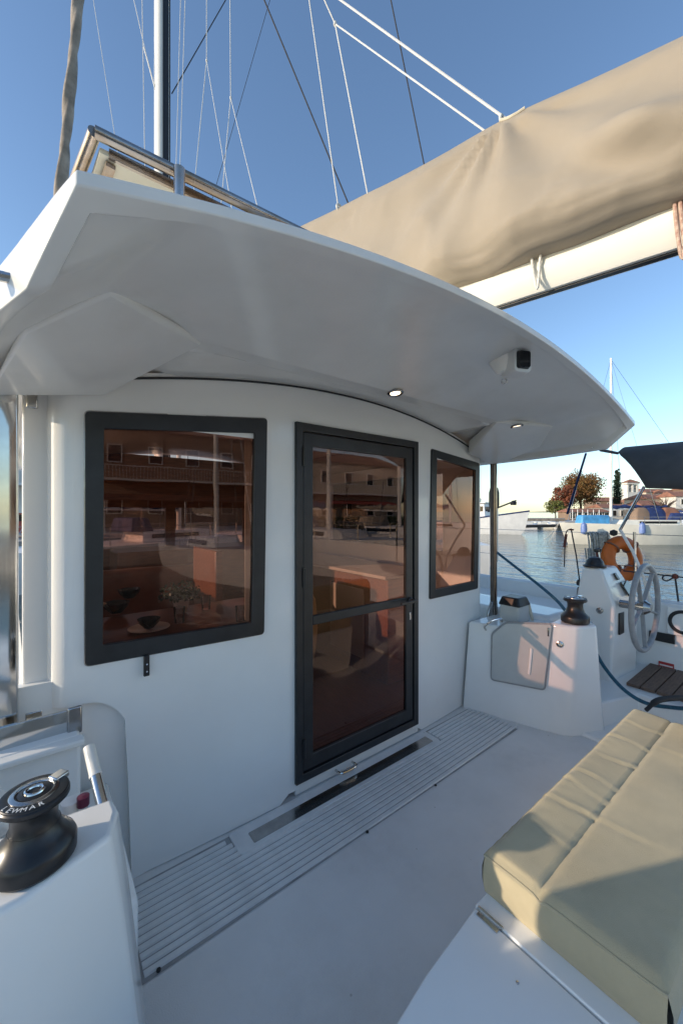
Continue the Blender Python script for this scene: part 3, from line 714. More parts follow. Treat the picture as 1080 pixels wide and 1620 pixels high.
# ---- winches
def text_mesh(ch, size, depth):
    cu = bpy.data.curves.new('t', 'FONT'); cu.body = ch; cu.size = size; cu.extrude = depth; cu.align_x = 'CENTER'
    o = bpy.data.objects.new('t', cu); COL.objects.link(o); dg = bpy.context.evaluated_depsgraph_get(); dg.update()
    me = bpy.data.meshes.new_from_object(o.evaluated_get(dg)); bpy.data.objects.remove(o)
    return me
def winch(loc, k, lettering=None, az=0.0, metal_arm=False):
    L = Vector(loc)
    base = MB().lathe([(r*k, z*k) for r, z in ((.090, 0), (.096, .008), (.097, .040), (.092, .052), (.078, .066), (.064, .082), (.058, .10))], L, 40).build('winch', 'black_plastic', cat, smooth=True, origin=L)
    MB().lathe([(r*k, z*k) for r, z in ((.057, .10), (.053, .112), (.053, .142), (.060, .156), (.074, .160))], L, 40).build('drum', 'black_plastic', base, smooth=True)
    MB().lathe([(r*k, z*k) for r, z in ((.074, .160), (.080, .166), (.080, .176), (.076, .181), (.060, .182))], L, 40).build('self_tailer', 'black_plastic', base, smooth=True)
    MB().lathe([(r*k, z*k) for r, z in ((.0775, .180), (.0775, .183), (.0755, .185), (.057, .1865), (.055, .186))], L, 48).build('rim_plate', 'black_plastic', base, smooth=True)
    MB().lathe([(r*k, z*k) for r, z in ((.056, .184), (.055, .1885), (.053, .190), (.043, .1905), (.041, .188), (.040, .184))], L, 48).build('ring_plate', 'steel_dull', base, smooth=True)
    MB().lathe([(r*k, z*k) for r, z in ((.039, .184), (.037, .1885), (.026, .190), (.024, .188))], L, 36).build('cap', 'black_plastic', base, smooth=True)
    MB().torus(L+Vector((0, 0, .190*k)), .0195*k, .005*k, UP, 24, 8).build('socket_ring', 'steel', base, smooth=True)
    st = []
    for i in range(16): a = 2*math.pi*i/16; r = (.014 if i % 2 else .010)*k; st.append((L.x+r*math.cos(a), L.y+r*math.sin(a)))
    MB().prism(st, L.z+.1865*k, L.z+.1905*k).build('socket', 'rubber', base)
    a = MB(); an = az+R(150)
    c = L+Vector((math.cos(an), math.sin(an), 0))*.066*k
    a.box((c.x, c.y, L.z+.186*k), (.04*k, .034*k, .016*k), rz=an)
    a.build('stripper_arm', 'steel', base, bevel=.003)
    if lettering:
        for i, ch in enumerate(lettering):
            me = text_mesh(ch, .0195*k, .0005); me.materials.append(MATS['steel'] if False else MATS['white_paint'])
            o = bpy.data.objects.new('letter', me); COL.objects.link(o); o.parent = base
            an = az+R((i-(len(lettering)-1)/2)*15.0)
            # letters lie on the dark rim plate, reading from outside
            o.rotation_euler = (R(4), 0, an+R(90))
            o.location = Vector((math.cos(an)*(.0735*k), math.sin(an)*(.0735*k), .1862*k))
    return base
wl_c = onz(55, 1361, .752)
camaz = math.atan2(CAM.y-wl_c.y, CAM.x-wl_c.x)
tag(winch(wl_c, 0.79, 'LEWMAR', camaz-R(26)), 'black winch with a bright ringed cap beside the rolled white tube')

# ---- port coaming with winch pedestal and pocket
def loft_poly(levels, name, m, parent, bevel=.02, seg=4):
    return MB().loft([[(x, y, z) for x, y in poly] for poly, z in levels]).build(name, m, parent, bevel=bevel, seg=seg)
base_p = [(-1.13, -.50), (-1.115, -.60), (-1.14, -.74), (-1.35, -.86), (-1.9, -.92), (-1.9, -.47), (-1.35, -.48)]
top_p = [(-1.205, -.565), (-1.20, -.62), (-1.225, -.70), (-1.38, -.765), (-1.8, -.80), (-1.8, -.53), (-1.40, -.55)]
cp = loft_poly([(base_p, -.02), ([(a[0]*.3+b[0]*.7, a[1]*.3+b[1]*.7) for a, b in zip(base_p, top_p)], .55), (top_p, .75)], 'coaming', 'gelcoat', cat, .012)
tag(cp, 'white port coaming carrying the winch with lettered rim')
# coaming pocket between pedestal and cabin
MB().box((-1.50, -.26, .22), (.72, .60, .44)).build('pocket_floor', 'gelcoat', cp, bevel=.02)
MB().box((-1.86, -.24, .55), (.16, .60, .52)).build('pocket_side', 'gelcoat', cp, bevel=.02)  # raised and lengthened out of view to keep sun off the floor
pk = MB().box((-1.49, -.045, .575), (.5, .07, .26)).build('pocket_end', 'gelcoat', cp, bevel=.012)
MB().box((-1.40, -.09, .692), (.34, .05, .022)).build('shelf', 'gelcoat_old', cp, bevel=.006)
MB().box((-1.395, -.02, .74), (.24, .012, .085)).build('mirror_plate', 'steel', cp, bevel=.003)
MB().box((-1.255, -.03, .742), (.045, .012, .10)).build('hinge_plate', 'steel_dull', cp, bevel=.006)
MB().loft([[(-1.62, -.42, .60), (-1.40, -.40, .66), (-1.40, -.26, .66), (-1.62, -.22, .60)], [(-1.62, -.42, .74), (-1.46, -.40, .735), (-1.46, -.26, .735), (-1.62, -.22, .74)]]).build('side_moulding', 'gelcoat', cp, bevel=.012)
MB().box((-1.56, -.5, .757), (.3, .05, .012), rz=R(12)).build('cleat_plate', 'steel', cp, bevel=.004)
t0, t1 = dep(141, 1182, 1.15), dep(160, 1262, 1.06)
tb = MB().tube([t0, t0.lerp(t1, .55)], .0155, 14).build('rolled_tube', 'tube_pvc', smooth=True); tag(tb, 'rolled white tube leaning in the pocket beside the winch', 'tube')
MB().tube([t0.lerp(t1, .55), t0.lerp(t1, .6)], .0165, 14).build('band', 'ceramic_white', tb, smooth=True)
MB().tube([t0.lerp(t1, .6), t1+(t1-t0)*.35], .0155, 14).build('lower_sleeve', 'steel', tb, smooth=True)
bt = onz(132, 1266, .66)
bo = MB().lathe([(.03, -.18), (.03, -.06), (.012, -.03), (.012, -.012)], bt, 20).build('bottle', 'clear_glass', smooth=True); tag(bo, 'small bottle with purple cap lying low in the coaming pocket', 'bottle')
MB().lathe([(.016, -.014), (.016, .012), (.0, .014)], bt, 20).build('cap', 'purple_plastic', bo, smooth=True)
cl = onz(112, 1272, .65)
tag(MB().lathe([(.0, -.05), (.022, -.05), (.026, 0), (.024, .01), (.0, .012)], cl, 20).build('cup', 'ceramic_white', smooth=True), 'small pale cup beside the purple capped bottle', 'cup')

# ---- starboard coaming with hatch and winch pedestal
sb = [(1.193, .03), (1.235, -.10), (1.37, -.52), (1.425, -.615), (1.64, -.73), (1.78, -.68), (1.80, -.42), (2.0, -.36), (2.0, .03)]
stp = [(1.278, .03), (1.32, -.10), (1.455, -.52), (1.49, -.64), (1.63, -.72), (1.74, -.67), (1.75, -.42), (1.95, -.34), (1.95, .03)]
mid = [(a[0]*.45+b[0]*.55, a[1]*.45+b[1]*.55) for a, b in zip(sb, stp)]
cs = loft_poly([(sb, -.02), (stp, .645)], 'coaming', 'gelcoat', cat, .018)
tag(cs, 'white starboard coaming with a grey locker hatch')
ped_b = [(1.355, -.46), (1.39, -.60), (1.43, -.65), (1.66, -.775), (1.82, -.70), (1.82, -.46)]
ped_t = [(1.455, -.50), (1.462, -.60), (1.50, -.67), (1.63, -.735), (1.73, -.68), (1.72, -.49)]
loft_poly([(ped_b, -.01), ([(a[0]*.72+b[0]*.28, a[1]*.72+b[1]*.28) for a, b in zip(ped_b, ped_t)], .12), (ped_t, .725)], 'winch_pedestal', 'gelcoat', cs, .02)
wr_c = onz(909, 984, .727)
tag(winch(wr_c, .92, None, R(200)), 'black winch on the pedestal beside the grey hatch')
# hatch on the inboard face
pA, pB, pC = Vector((1.235, -.10, -.02)), Vector((1.37, -.52, -.02)), Vector((1.32, -.10, .645))
fn_ = (pB-pA).cross(pC-pA).normalized()
if fn_.x > 0: fn_ = -fn_
off = fn_*.012
hc = [onpl(u, v, pA+off, fn_) for u, v in ((779, 1003), (800, 986), (873, 988), (860, 1090), (777, 1074))]
HB = MB().loft([rquad([p-off*.6 for p in hc], .02), rquad([p+off for p in hc], .022)]).build('hatch', 'hatch_grey', cs, bevel=.004)
c_ = sum(hc, Vector())/5
MB().ring(rquad([p+(p-c_).normalized()*.014-off*.9 for p in hc], .03), rquad([p-(p-c_).normalized()*.004-off*.9 for p in hc], .02), fn_, .012).build('hatch_seal', 'groove', HB)
hg = [onpl(u, v, pA+off*2.4, fn_) for u, v in ((838, 1025), (842, 1027), (838, 1068), (834, 1066))]
MB().loft([[p-off*.5 for p in hg], [p+off*.3 for p in hg]]).build('recess_grip', 'gelcoat_old', HB, bevel=.003)
l1 = onpl(867, 1000, pA+off*2, fn_); MB().box(l1, (.012, .012, .06)).build('latch', 'steel', HB, bevel=.003)
q0, q1 = onpl(768, 994, pA+off, fn_), onpl(793, 981, pA+off, fn_)
MB().tube(curve([q0-UP*.012, q0+fn_*.03+UP*.02, q0.lerp(q1, .5)+fn_*.035+UP*.03, q1+fn_*.03+UP*.012, q1-UP*.01], 6), .008, 8).build('grab_handle', 'steel', cs, smooth=True)
for u, v in ((885, 1019),):
    q = onpl(u, v, Vector((1.44, -.56, .5)), Vector((-.97, -.24, 0))); 
    MB().lathe([(.022, -.01), (.022, .006), (.012, .009), (.010, .004)], q, 20, Vector((-.97, -.24, .1)).to_track_quat('Z', 'Y').to_matrix()).build('plug_fitting', 'steel_dull', cs, smooth=True)
q = onpl(927, 1010, Vector((1.56, -.70, .6)), Vector((.45, -.89, 0)))
MB().lathe([(.026, -.02), (.026, .006), (.02, .008)], q, 6, Vector((.45, -.89, .12)).to_track_quat('Z', 'Y').to_matrix()).build('black_socket', 'rubber', cs)
# white box bag with black lid behind the hatch
bx = dep(813, 978, 3.05)
bg_ = MB().loft([[(bx.x+a, bx.y+b, bx.z-.30) for a, b in rrect(-.10, .10, -.09, .09, .02)], [(bx.x+a, bx.y+b, bx.z+.11) for a, b in rrect(-.085, .085, -.08, .08, .02)]]).build('deck_box', 'hatch_grey', smooth=True)
tag(bg_, 'pale box with a faceted black lid behind the grey hatch', 'box')
MB().loft([[(bx.x+a, bx.y+b, bx.z+.11) for a, b in rrect(-.095, .095, -.09, .09, .02)], [(bx.x+a*.75, bx.y+b*.75, bx.z+.175) for a, b in rrect(-.095, .095, -.09, .09, .02)]]).build('lid', 'black_plastic', bg_, bevel=.01)
MB().bar((bx.x+.085, bx.y-.07, bx.z+.12), (bx.x+.11, bx.y-.09, bx.z-.02), .012, .02).build('strap', 'cover_edge', bg_)

# ---- hulls and decks
def hull(cx, w0, parent):
    sec = []
    for y, wv, zk in ((-4.2, .82, -1.15), (-2, .95, -1.35), (-.40, .97, -1.37), (-.36, .97, -1.37), (1, 1.0, -1.4), (4, .8, -1.4), (6.5, .35, -1.35), (7.4, .04, -1.2)):
        zt = .02 if y < -.38 else (.60 if y < 2 else .62+.02*y)
        sec.append([(cx-w0*wv, y, zt), (cx-w0*wv, y, -.3), (cx-w0*wv*.6, y, zk), (cx+w0*wv*.6, y, zk), (cx+w0*wv, y, -.3), (cx+w0*wv, y, zt)])
    return MB().loft(sec).build('hull', 'gelcoat', parent, bevel=.02)
hull(2.16, .68, cat); hull(-2.16, .74, cat)
# bridge deck under cockpit and cabin
MB().box((.05, .9, -.16), (3.1, 7.9, .28)).build('bridge_deck', 'gelcoat', cat)
MB().box((.05, 4.2, .35), (2.9, 2.2, .6)).build('foredeck_trunk', 'gelcoat', cat, bevel=.08, seg=4)
# raised gunwale along the starboard and port sides
for s_, xg in ((1, 2.84), (-1, -2.9)):
    pts = [(xg+.02, -4.1), (xg+.04, -2), (xg+.05, .5), (xg+.02, 3), (xg-.3, 5)]
    gw = MB(); rr = []
    for x, y in pts: rr.append([(x-.06, y, .55), (x+.03, y, .55), (x+.03, y, .735), (x-.02, y, .75), (x-.06, y, .73)])
    gw.loft(rr).build('gunwale', 'gelcoat', cat, bevel=.01)
# side deck moulded step beside coaming
MB().loft([[(1.75, -.40, .55), (2.2, -.40, .55), (2.2, 3.0, .55), (1.62, 3.0, .55), (1.62, .1, .55)], [(1.8, -.36, .68), (2.12, -.36, .68), (2.12, 2.8, .72), (1.68, 2.8, .72), (1.66, .1, .70)]]).build('side_deck', 'gelcoat', cat, bevel=.03, seg=3)
# stanchions and lifelines
st = MB().tube([(0, 0, 0), (0, 0, .62)], .0125, 8); 
def stan(x, y):
    return MB().tube([(x, y, .72), (x, y, 1.32)], .0125, 8).build('stanchion', 'steel', cat, smooth=True)
for s_, xg in ((1, 2.86), (-1, -2.86)):
    for y in (-.62, 1.3, 3.2, -2.3): stan(xg, y)
    for z in (1.02, 1.31): MB().tube(sag((xg, -2.3, z), (xg, 3.2, z), .012), .003, 6).build('lifeline', 'steel_dull', cat)

# ---- helm on the starboard side: console, wheel, platform
def helm(sx, full=True):
    """sx=+1 starboard; the port one is raised and set aft to shade the cushion"""
    def X(x): return x if sx > 0 else 2*BC-x
    dy = 0 if sx > 0 else -.17
    b_ = [(X(2.13), -.40), (X(2.13), -.66), (X(2.60), -.70), (X(2.60), -.40)]
    m_ = [(X(2.14), -.41), (X(2.15), -.68), (X(2.58), -.72), (X(2.58), -.41)]
    t_ = [(X(2.24), -.42), (X(2.24), -.56), (X(2.53), -.58), (X(2.53), -.42)]
    hgt = 0 if sx > 0 else .24
    c = MB().loft([[(x, y+dy, z) for x, y in p] for p, z in ((b_, .1), (m_, .78+hgt), (t_, 1.04+hgt))]).build('helm_console', 'gelcoat', cat, bevel=.018, seg=3)
    return c
hc_ = helm(1); tag(hc_, 'white starboard helm console behind the steering wheel')
def on_con(u, v, y=-.66): return ony(u, v, y)
# compass dome, panels, levers
cpx = (2.31, -.49, 1.04)
MB().lathe([(.085, 0), (.085, .012), (.07, .02), (.062, .05), (.04, .078), (.0, .088)], cpx, 28).build('compass', 'black_plastic', hc_, smooth=True)
def slope(x, t): return Vector((x, -.72+.15*t-.012*(1-t), .78+.26*t-.0))
for x, t, dx, dz, m_ in ((2.40, .72, .045, .06, 'black_plastic'), (2.47, .35, .16, .12, 'dark_glass')):
    p = slope(x, t); p.y -= .004
    MB().box(p, (dx, .012, dz), rot=Matrix.Rotation(R(-30), 3, 'X')).build('instrument', m_, hc_, bevel=.003)
MB().lathe([(.024, -.01), (.024, .006), (.012, .009), (.010, .004)], onx(948, 966, 2.14), 20, Vector((-1, 0, .03)).to_track_quat('Z', 'Y').to_matrix()).build('plug_fitting', 'steel_dull', hc_, smooth=True)
MB().box((2.27, -.69, .62), (.10, .012, .17)).build('switch_panel', 'black_plastic', hc_, bevel=.003)
# throttle levers
for dx in (-.02, .025):
    MB().tube([(2.47+dx, -.47, 1.03), (2.48+dx, -.46, 1.12), (2.48+dx, -.455, 1.15)], .009, 8).build('throttle_lever', 'rope_red' if dx < 0 else 'steel_dull', hc_, smooth=True)
    MB().lathe([(0, -.02), (.02, -.012), (.022, 0), (.02, .012), (0, .02)], (2.48+dx*1.3, -.455, 1.165), 14).build('throttle_knob', 'black_plastic', hc_, smooth=True)
def wheel(c, r):
    wn_ = Vector((-.01, -1, .0)).normalized()
    o = MB().torus(c, r, .019, wn_, 64, 12).build('steering_wheel', 'wheel_grey', cat, smooth='full')
    x = wn_.cross(UP).normalized(); y = wn_.cross(x)
    for k in range(5):
        a = R(90+72*k); d = x*math.cos(a)+y*math.sin(a)
        MB().bar(c+d*.03-wn_*.02, c+d*(r-.005), .014, .028, wn_).build('spoke', 'wheel_grey', o, bevel=.004)
    Mx = wn_.to_track_quat('Z', 'Y').to_matrix()
    MB().lathe([(.055, -.04), (.055, .0), (.04, .02), (.03, .035), (.0, .038)], c, 24, Mx).build('hub', 'steel_dull', o, smooth=True)
    MB().lathe([(.03, -.16), (.03, -.04)], c, 16, Mx).build('shaft', 'steel_dull', o, smooth=True)
    return o
wc = ony(1020, 961, -.86)
tag(wheel(wc, 66/610*((wc-CAM).dot(FW))), 'grey spoked steering wheel at the starboard helm')
# helm platform with teak planks
hp_ = MB().prism([(1.55, -.46), (1.55, -.70), (2.05, -.86), (2.05, -1.9), (2.82, -1.9), (2.82, -.4)], -.02, .185).build('helm_platform', 'gelcoat', cat, bevel=.012)
for i in range(6):
    MB().box((2.47, -.80-.09*i, .199), (.66, .082, .022)).build('plank', 'teak', hp_, bevel=.002)
# outboard coaming behind the helm
oc = MB().loft([[(2.74, -3, .1), (2.86, -3, .1), (2.86, -.3, .1), (2.74, -.3, .1)], [(2.79, -3, .735), (2.88, -3, .735), (2.88, -.3, .735), (2.79, -.3, .735)]]).build('outboard_coaming', 'gelcoat', cat, bevel=.02)
q = onx(1046, 1008, 2.755); MB().box(q, (.02, .17, .075)).build('vent_panel', 'black_plastic', oc, bevel=.004)
q = onx(1053, 1052, 2.745); sg = MB().box(q, (.006, .10, .04)).build('red_sticker', 'red_sign', oc)
MB().box(q+Vector((-.0045, 0, -.006)), (.002, .085, .012)).build('sticker_text', 'ceramic_white', oc)
q = onx(1080, 985, 2.75); rg = MB().torus(q, .085, .014, (1, 0, 0), 30, 10).build('porthole', 'rubber', oc, smooth=True)
MB().box(q+Vector((.005, 0, -.0)), (.012, .21, .23)).build('porthole_plate', 'gelcoat', rg, bevel=.02)

# port helm (unseen; added taller and further aft to shade the cushion)
hpx = helm(-1); tag(hpx, 'unseen white port helm console raised to shade the cushion')

# ---- bimini over the helm
bA, bB = dep(976, 716, 3.35), dep(1090, 706, 3.0)
bC, bD = dep(1021, 772, 3.05), dep(1090, 774, 2.8)
bm_ = MB()
def bim(s, t):
    p = (bA*(1-s)+bB*s)*(1-t)+(bC*(1-s)+bD*s)*t
    return p+UP*(.05*math.sin(math.pi*s)*(1-t)+.03*math.sin(math.pi*t))+Vector((.03*math.sin(t*3), 0, 0))
ext = (bB-bA); 
def bim2(s, t):
    # roof sheet running from the front bow aft and outboard
    p0 = bA+(bB-bA)*s*3.0; out = Vector((.75, .05, .02))
    q = bC+(bD-bC)*s*3.0
    if t < .35:
        k = t/.35; return q*(1-k)+p0*k+UP*(.03*math.sin(k*math.pi))
    k = (t-.35)/.65; return p0+out*k+UP*(.10*math.sin(k*math.pi)-.05*k)
bm_.grid(bim2, 16, 16)
BI = bm_.build('bimini', 'bimini', cat, smooth='full', solid=.006); tag(BI, 'dark grey canvas bimini over the starboard helm')
MB().tube([dep(1018, 770, 3.1), dep(980, 838, 3.3)], .0125, 10).build('pole', 'steel', BI, smooth=True)
MB().tube([dep(980, 838, 3.3), dep(1000, 872, 3.2), dep(1018, 915, 3.1), dep(1030, 960, 3.1)], .012, 10).build('pole', 'alu_white', BI, smooth=True)
MB().tube([dep(950, 712, 2.75), dep(976, 717, 3.3)], .012, 8).build('tie', 'rope_dark', BI, smooth=True)

# ---- bench locker and cushions
bz = .40; YF = -1.108; bxl = onz(765, 1345, .52).x
pol = [(bxl-1.35, YF-.07), (bxl-.44, YF-.045), (bxl-.29, YF-.022), (bxl+.0, YF), (1.02, YF), (1.02, -1.95), (bxl-1.35, -1.95)]
inset = [(bxl-1.35, YF-.10), (bxl-.44, YF-.075), (bxl-.29, YF-.05), (bxl+.0, YF-.03), (1.0, YF-.03), (1.0, -1.93), (bxl-1.35, -1.93)]
bench = MB().loft([[(x, y, -.01) for x, y in inset], [(x, y, bz-.012) for x, y in pol]]).build('bench_locker', 'gelcoat', cat, bevel=.008)
tag(bench, 'white bench locker under the khaki cushion')
sx_ = bxl-.055
MB().prism([(bxl-1.3, YF-.073), (bxl-.44, YF-.049), (bxl-.29, YF-.026), (sx_-.004, YF-.008), (sx_-.004, -1.9), (bxl-1.3, -1.9)], bz-.012, bz).build('lid', 'gelcoat', bench, bevel=.004)
MB().prism([(sx_, YF-.006), (1.015, YF-.002), (1.015, -1.9), (sx_, -1.9)], bz-.012, bz+.003).build('lid', 'gelcoat', bench, bevel=.004)
hq = onz(790, 1430, bz+.003)
hn = MB().tube([(sx_-.002, hq.y+.03, bz+.006), (sx_-.002, hq.y-.04, bz+.006)], .0045, 8)
hn.box((sx_-.012, hq.y-.005, bz+.002), (.018, .06, .003)).build('hinge', 'steel', bench, smooth=True)
bp_ = onz(818, 1555, bz+.001); MB().lathe([(.004, 0), (.0035, .002), (0, .0025)], bp_, 12).build('screw', 'steel', bench)
def cushion(name, x0, x1, y0, y1, z0, th, seam=None, cross=(), m='cushion', seed=0, nx=110, ny=44):
    b = MB()
    def f(s, t):
        x = x0+(x1-x0)*s; y = y0+(y1-y0)*t
        ex = min(x-x0, x1-x)/.028; ey = min(abs(y-y0), abs(y1-y))/.028
        e = (1-(1-min(1, ex))**2.5)**.5*(1-(1-min(1, ey))**2.5)**.5
        z = z0+th*.84+th*.16*e
        if seam is not None:
            d = abs(y-seam); z -= .009*math.exp(-(d/.006)**2)
            z += .004*(1-math.exp(-(d/.05)**2))
        z += .004*noise.noise(Vector((x*7, y*4, seed)))
        for cxx, amp in cross:
            if seam is None or y > seam:
                d = x-cxx-.012*math.sin(y*24+cxx*19)-.1*(y-y0)*math.sin(cxx*13); k_ = .35+.65*abs(math.sin(cxx*7+y*14)); z -= amp*.75*k_*math.exp(-(d/.006)**2); z += amp*.45*k_*math.exp(-((d-.018)/.014)**2)
            else:
                d = x-cxx-.03-.02*math.sin(y*11+cxx*5); k_ = max(0, math.sin(cxx*23+y*9)); z -= k_*(amp*.3*math.exp(-(d/.008)**2)*sm(y1, y1+.1, y) - amp*.2*math.exp(-((d-.02)/.014)**2))
        # fine puckers at the seams and edges
        pk_ = math.exp(-min(abs(y-y0), abs(y-y1))/.03)
        z += .0016*math.sin(x*110+9*noise.noise(Vector((x*5, y*3, seed))))*pk_
        if seam is not None: z += .0011*noise.noise(Vector((x*45, 3, seed)))*math.exp(-abs(y-seam)/.025)
        return (x, y, z)
    b.grid(f, nx, ny)
    # sides
    def side(fa, fb, n):
        o = len(b.v)
        for i in range(n+1):
            p = Vector(fa(i/n)); c = fb
            nrm = c
            for k, zz in enumerate((1, .66, .33, 0)):
                zt = p.z; zv = z0+(zt-z0)*zz; bul = .010*math.sin(math.pi*zz)
                b.v.append(Vector((p.x+nrm[0]*bul, p.y+nrm[1]*bul, zv)))
        for i in range(n):
            for k in range(3): a = o+i*4+k; b.f.append((a, a+1, a+5, a+4))
    side(lambda t: f(t, 0), (0, 1 if y0 > y1 else -1), nx); side(lambda t: f(t, 1), (0, -1 if y0 > y1 else 1), nx)
    side(lambda t: f(0, t), (-1, 0), ny); side(lambda t: f(1, t), (1, 0), ny)
    o = b.build(name, m, smooth='full')
    o.data.set_sharp_from_angle(angle=R(60))
    return o, f
cr = [(bxl+.19, .004), (bxl+.37, .007), (bxl+.50, .005), (bxl+.58, .006), (bxl+.76, .006), (bxl+.95, .006), (bxl+1.13, .005)]
CU, cf = cushion('seat_cushion', bxl, .985, YF-.002, YF-.415, bz+.0035, .118, seam=YF-.155, cross=cr)
tag(CU, 'long khaki seat cushion with a lengthwise seam on the bench', 'cushion')
MB().tube([Vector(cf(i/60, 0))+Vector((0, .0, -.001)) for i in range(61)], .004, 6).build('piping', 'cushion', CU, smooth=True)
MB().tube([Vector(cf(0, i/24))+Vector((0, .0, -.001)) for i in range(25)], .004, 6).build('piping', 'cushion', CU, smooth=True)
BK, _ = cushion('backrest_cushion', .74, 1.5, -1.40, -1.52, bz+.10, .26, m='cushion', seed=4, nx=40, ny=10)
tag(BK, 'khaki backrest cushion standing behind the seat cushion', 'cushion')
MB().box((1.1, -1.56, .3), (1.0, .06, .56)).build('backrest_board', 'gelcoat', bench, bevel=.01)

# ---- ropes and loose gear on our boat
rp = [dep(783, 872, 3.9), dep(815, 897, 3.7), dep(850, 924, 3.4), dep(880, 950, 3.1), dep(898, 972, 2.85), dep(915, 995, 2.95), dep(936, 1022, 2.95), dep(955, 1055, 2.85), dep(985, 1090, 2.75), dep(1020, 1112, 2.65), dep(1060, 1119, 2.55), dep(1100, 1122, 2.4)]
tag(MB().tube(curve(rp, 8), .0125, 10).build('blue_rope', 'rope_blue', smooth=True), 'teal blue mooring rope running past the winch pedestal to the cushion', 'rope')
bw = dep(1048, 1108, 2.5)
tag(MB().tube(curve([bw+Vector((-.12, .06, -.05)), bw+Vector((-.03, .02, 0)), bw+Vector((.1, -.04, .0)), bw+Vector((.25, -.1, -.02))], 6), [.012]*4+[.018]*10+[.015]*5, 10).build('black_bag', 'rubber', smooth=True), 'black strap roll lying at the far end of the cushion', 'strap')
# hank of grey rope on the rail
hk = dep(944, 868, 3.62); hkm = MB(); random.seed(11)
for i in range(30):
    x = -.090+.180*(i % 15)/14+(.006 if i > 14 else 0)+random.uniform(-.003, .003); L_ = random.uniform(.17, .22); dpt = random.uniform(-.035, .02)
    pts = [hk+RT*(x+.01)+FW*(.03+dpt)+UP*.13, hk+RT*x+FW*dpt+UP*.155, hk+RT*(x-.004)+FW*(-.03+dpt)+UP*.12, hk+RT*(x*.9)+FW*(-.03+dpt), hk+RT*(x*.72)+FW*(-.02+dpt)-UP*L_, hk+RT*(x*.74)+FW*(.02+dpt)-UP*L_, hk+RT*(x*.92)+FW*(.03+dpt)]
    hkm.tube(curve(pts, 4), .0072, 6)
tag(hkm.build('rope_hank', 'rope_grey', smooth=True), 'hank of grey rope hanging over the rail beside the lifebuoy', 'rope')
# lifebuoy
lb = dep(983, 884, 3.55); ln_ = (CAM-lb).normalized(); ln_ = (ln_+RT*.75).normalized()
LB = MB().torus(lb, .150, .062, ln_, 48, 16, sq=.8).build('lifebuoy', 'orange', smooth='full'); tag(LB, 'orange ring lifebuoy hung on the starboard rail', 'lifebuoy')
lx_ = ln_.cross(UP).normalized(); ly_ = ln_.cross(lx_)
for k in range(4):
    a = R(45+90*k); d = lx_*math.cos(a)+ly_*math.sin(a)
    MB().torus(lb+d*.150, .066, .008, d.cross(ln_), 20, 6).build('strap', 'leather', LB, smooth=True)
kb = dep(970, 843, 3.45); MB().lathe([(0, -.03), (.028, -.018), (.03, 0), (.028, .018), (0, .03)], kb, 14).build('black_ball', 'rubber', LB, smooth=True)
# black tackle line beside the console
k0 = dep(903, 838, 3.7)
tk = MB().tube([k0, dep(911, 880, 3.65), dep(916, 918, 3.6)], .006, 6)
tk.tube(curve([k0+UP*.01, dep(895, 842, 3.7), dep(893, 865, 3.7), dep(892, 897, 3.7)], 5), .005, 6)
TK = tk.build('tackle_line', 'rope_dark', smooth=True); tag(TK, 'thin black tackle line with a block beside the helm console', 'rope')
MB().lathe([(0, -.03), (.025, -.02), (.028, 0), (.02, .025), (0, .035)], dep(916, 922, 3.6), 12).build('block', 'black_plastic', TK, smooth=True)
MB().tube([dep(916, 930, 3.6), dep(915, 950, 3.55)], .02, 8).build('block', 'black_plastic', TK, smooth=True)
MB().torus(k0, .016, .008, (0, 0, 1), 12, 6).build('knot', 'rope_red', TK, smooth=True)
MB().tube([dep(895, 845, 3.7), dep(892, 866, 3.7)], .012, 6).build('wrap', 'rope_red', TK, smooth=True)
# red knotted line on the lifeline
k1 = dep(1067, 912, 3.25); kn = MB().tube([k1, dep(1070, 935, 3.25), dep(1073, 958, 3.25)], .007, 6)
kn.tube(curve([k1, dep(1052, 910, 3.25), dep(1047, 915, 3.25), dep(1054, 919, 3.25), k1], 5), .006, 6)
KN = kn.build('knotted_line', 'rope_dark', smooth=True); tag(KN, 'black line with red knot tied to the lifeline behind the wheel', 'rope')
MB().lathe([(0, -.025), (.022, -.014), (.024, 0), (.02, .015), (0, .025)], k1, 12).build('knot', 'rope_red', KN, smooth=True)
MB().tube([dep(985, 903, 3.4), k1, dep(1100, 916, 3.1)], .006, 6).build('lashing', 'rope_dark', KN, smooth=True)
# blue spring line from the hardtop down to the rail
tag(MB().tube([dep(926, 718, 4.6), dep(897, 812, 6.5)], [.012, .02], 8).build('blue_backstay', 'blue_canvas', smooth=True), 'blue sheathed line slanting from the hardtop towards the water', 'rope')
# pale canister with dark hood on the side deck just past the post
cn = dep(781, 880, 3.95)
CN = MB().lathe([(.04, -.55), (.04, -.02), (.035, .0)], cn+Vector((0, 0, .50)), 20).build('canister', 'tube_pvc', smooth=True); tag(CN, 'pale canister with dark hood on side deck beyond the post', 'canister')
MB().lathe([(.045, .36), (.05, .40), (.05, .52), (.038, .57), (0, .585)], cn+Vector((0, 0, .13)), 20).build('hood', 'rubber', CN, smooth=True)

